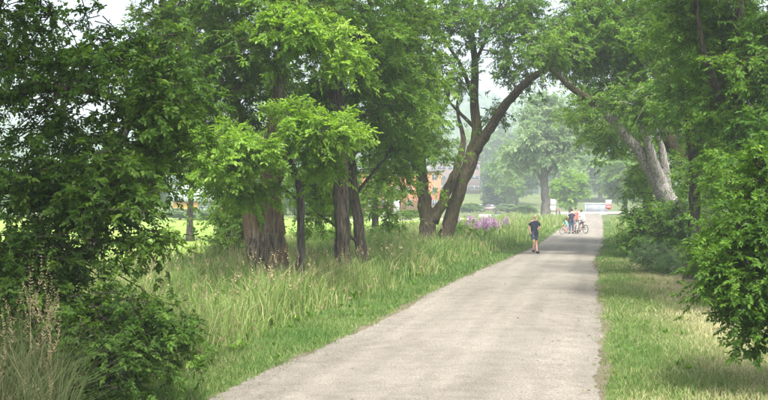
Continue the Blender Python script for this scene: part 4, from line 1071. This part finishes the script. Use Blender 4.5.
def bicycle(label, loc, rz, mat, scale=1.0, group=None):
    r = thing('bicycle', label, 'bicycle', loc, group, rz); r.scale = (scale,) * 3
    for y_ in (-.52, .52):
        a = Acc(); disc_tube(a, (0, y_, .34), .315, .025, seg=28, sides=6); wl = part('wheel', a, M_black, r, True)
        a = Acc()
        for k_ in range(12):
            t = k_ * math.pi / 6
            tube(a, np.array([[0.01 * (-1) ** k_, y_, .34], [0, y_ + .29 * math.cos(t), .34 + .29 * math.sin(t)]]), .003, 3, cap=False)
        part('spoke', a, M_steel, wl)['kind'] = 'stuff'
        a = Acc(); disc_tube(a, (0, y_, .34), .288, .012, seg=24, sides=5); part('rim', a, M_steel, wl, True)
    hd_ = [0, -.36, .86]; bb = [0, .02, .30]; st = [0, .20, .84]; rw = [0, .52, .34]; fw = [0, -.52, .34]; hl = [0, -.39, .74]
    a = Acc()
    for p0, p1, rr_ in ((hd_, hl, .022), (hl, bb, .022), ([0, -.37, .82], st, .018), (st, bb, .018)):
        tube(a, np.array([p0, p1], float), rr_, 8)
    for sx in (-.04, .04):
        tube(a, np.array([[sx, .50, .34], [sx * .5, .03, .30]]), .011, 6); tube(a, np.array([[sx, .50, .34], [sx * .5, .19, .80]]), .010, 6)
    part('frame', a, mat, r, True)
    a = Acc(); tube(a, np.array([hl, [-.05, -.43, .60], [-.05, -.52, .34]], float), .013, 6); tube(a, np.array([hl, [.05, -.43, .60], [.05, -.52, .34]], float), .013, 6); part('fork', a, M_dark, r, True)
    a = Acc(); tube(a, np.array([[0, -.36, .85], [0, -.37, 1.0]], float), .014, 6); tube(a, np.array([[-.29, -.30, 1.0], [-.15, -.38, 1.0], [0, -.38, 1.0], [.15, -.38, 1.0], [.29, -.30, 1.0]], float), .013, 6); part('handlebar', a, M_dark, r, True)
    a = Acc(); tube(a, np.array([st, [0, .22, .93]], float), .013, 6); part('seat_post', a, M_steel, r)
    a = Acc(); ellipsoid(a, (0, .27, .955), (.075, .07, .03), 10, 6); tube(a, np.array([[0, .3, .955], [0, .14, .955], [0, .06, .95]]), [.05, .032, .018], 8); part('saddle', a, M_black, r, True)
    a = Acc(); tube(a, np.array([[.05, .02, .30], [.05, -.08, .17]], float), .010, 5); tube(a, np.array([[-.05, .02, .30], [-.05, .12, .43]], float), .010, 5); disc_tube(a, (.045, .02, .30), .09, .008, seg=16, sides=4); part('crank', a, M_steel, r)
    for sx, y_, z_ in ((.11, -.08, .17), (-.11, .12, .43)):
        a = Acc(); box(a, (sx - .05, y_ - .04, z_ - .012), (sx + .05, y_ + .04, z_ + .012)); part('pedal', a, M_black, r)
    return r
ride = dict(pelvis=(0, .24, 1.05), chest=(0, .04, 1.40), neck=(0, -.01, 1.54), head=(0, -.05, 1.68), el=(-.29, -.12, 1.20), wl=(-.27, -.30, 1.05), er=(.29, -.12, 1.20), wr=(.27, -.30, 1.05),
            kl=(-.12, -.08, .85), al=(-.12, .14, .50), kr=(.12, -.10, .66), ar=(.12, -.04, .25))
PB = lambda px, D: G(px, D, .03)
GP = 'family pausing with bicycles on the path'
person('adult in dark navy clothes standing on the path amid the bicycles', PB(571.5, 70.5), R(190), stand, NAVY, DENIM, hair=HAIR_D, leglen=1.2)
person('adult in faded red top standing behind the white topped cyclist', PB(576, 73.5), R(30), stand, PINKRED, GREYC, hair=HAIR_D, leglen=0.9, scale=1.02)
rz_ = R(205)
person('cyclist in white top sitting on a dark bicycle on the path', PB(581.5, 71), rz_, ride, WHITEC, GREYC, hair=HAIR_D, scale=0.92)
bicycle('dark bicycle ridden by the white topped cyclist', PB(581.5, 71), rz_, M_dark, 0.92)
bicycle('pale bicycle held beside the adult in the faded red top', PB(577.3, 70.2), R(160), plain('bike_white', (0.6, 0.58, 0.57), 0.4), 0.95)
rz_ = R(-62)
person('child in turquoise top riding a small red bicycle', PB(565.5, 69.5), rz_, ride, TURQ, GREYC, hair=HAIR_D, scale=0.60)
bicycle('small red bicycle ridden by the child in turquoise', PB(565.5, 69.5), rz_, plain('bike_red', (0.5, 0.08, 0.06), 0.4), 0.60)
for px, D, rz_, c1, sc_, lab in ((556.5, 142, 10, PINKRED, 0.72, 'child in dark red top walking by the white sign'), (559.5, 145, -20, GREYC, 0.78, 'child in grey top walking by the white sign')):
    person(lab, G(px, D, .012), R(rz_), stand, c1, DENIM, hair=HAIR_D, scale=sc_, leglen=1.2)

# ------------------------------------------------------------------ hazy air
a = Acc(); box(a, (-1600, -120, -1.0), (1600, 1300, 112))
hz = link('haze', a.mesh('haze'), None, kind='stuff')
m = bpy.data.materials.new('haze'); m.use_nodes = True
m.node_tree.nodes.remove(m.node_tree.nodes['Principled BSDF'])
pv = m.node_tree.nodes.new('ShaderNodeVolumePrincipled')
pv.inputs['Color'].default_value = (0.84, 0.92, 1.0, 1)
pv.inputs['Density'].default_value = 0.00105
pv.inputs['Anisotropy'].default_value = 0.2
m.node_tree.links.new(pv.outputs[0], m.node_tree.nodes['Material Output'].inputs['Volume'])
hz.data.materials.append(m)
tag(hz, 'pale summer haze hanging over the whole valley', 'haze')
print('TRIANGLES', TRI[0], sum(1 for o in sc.objects))
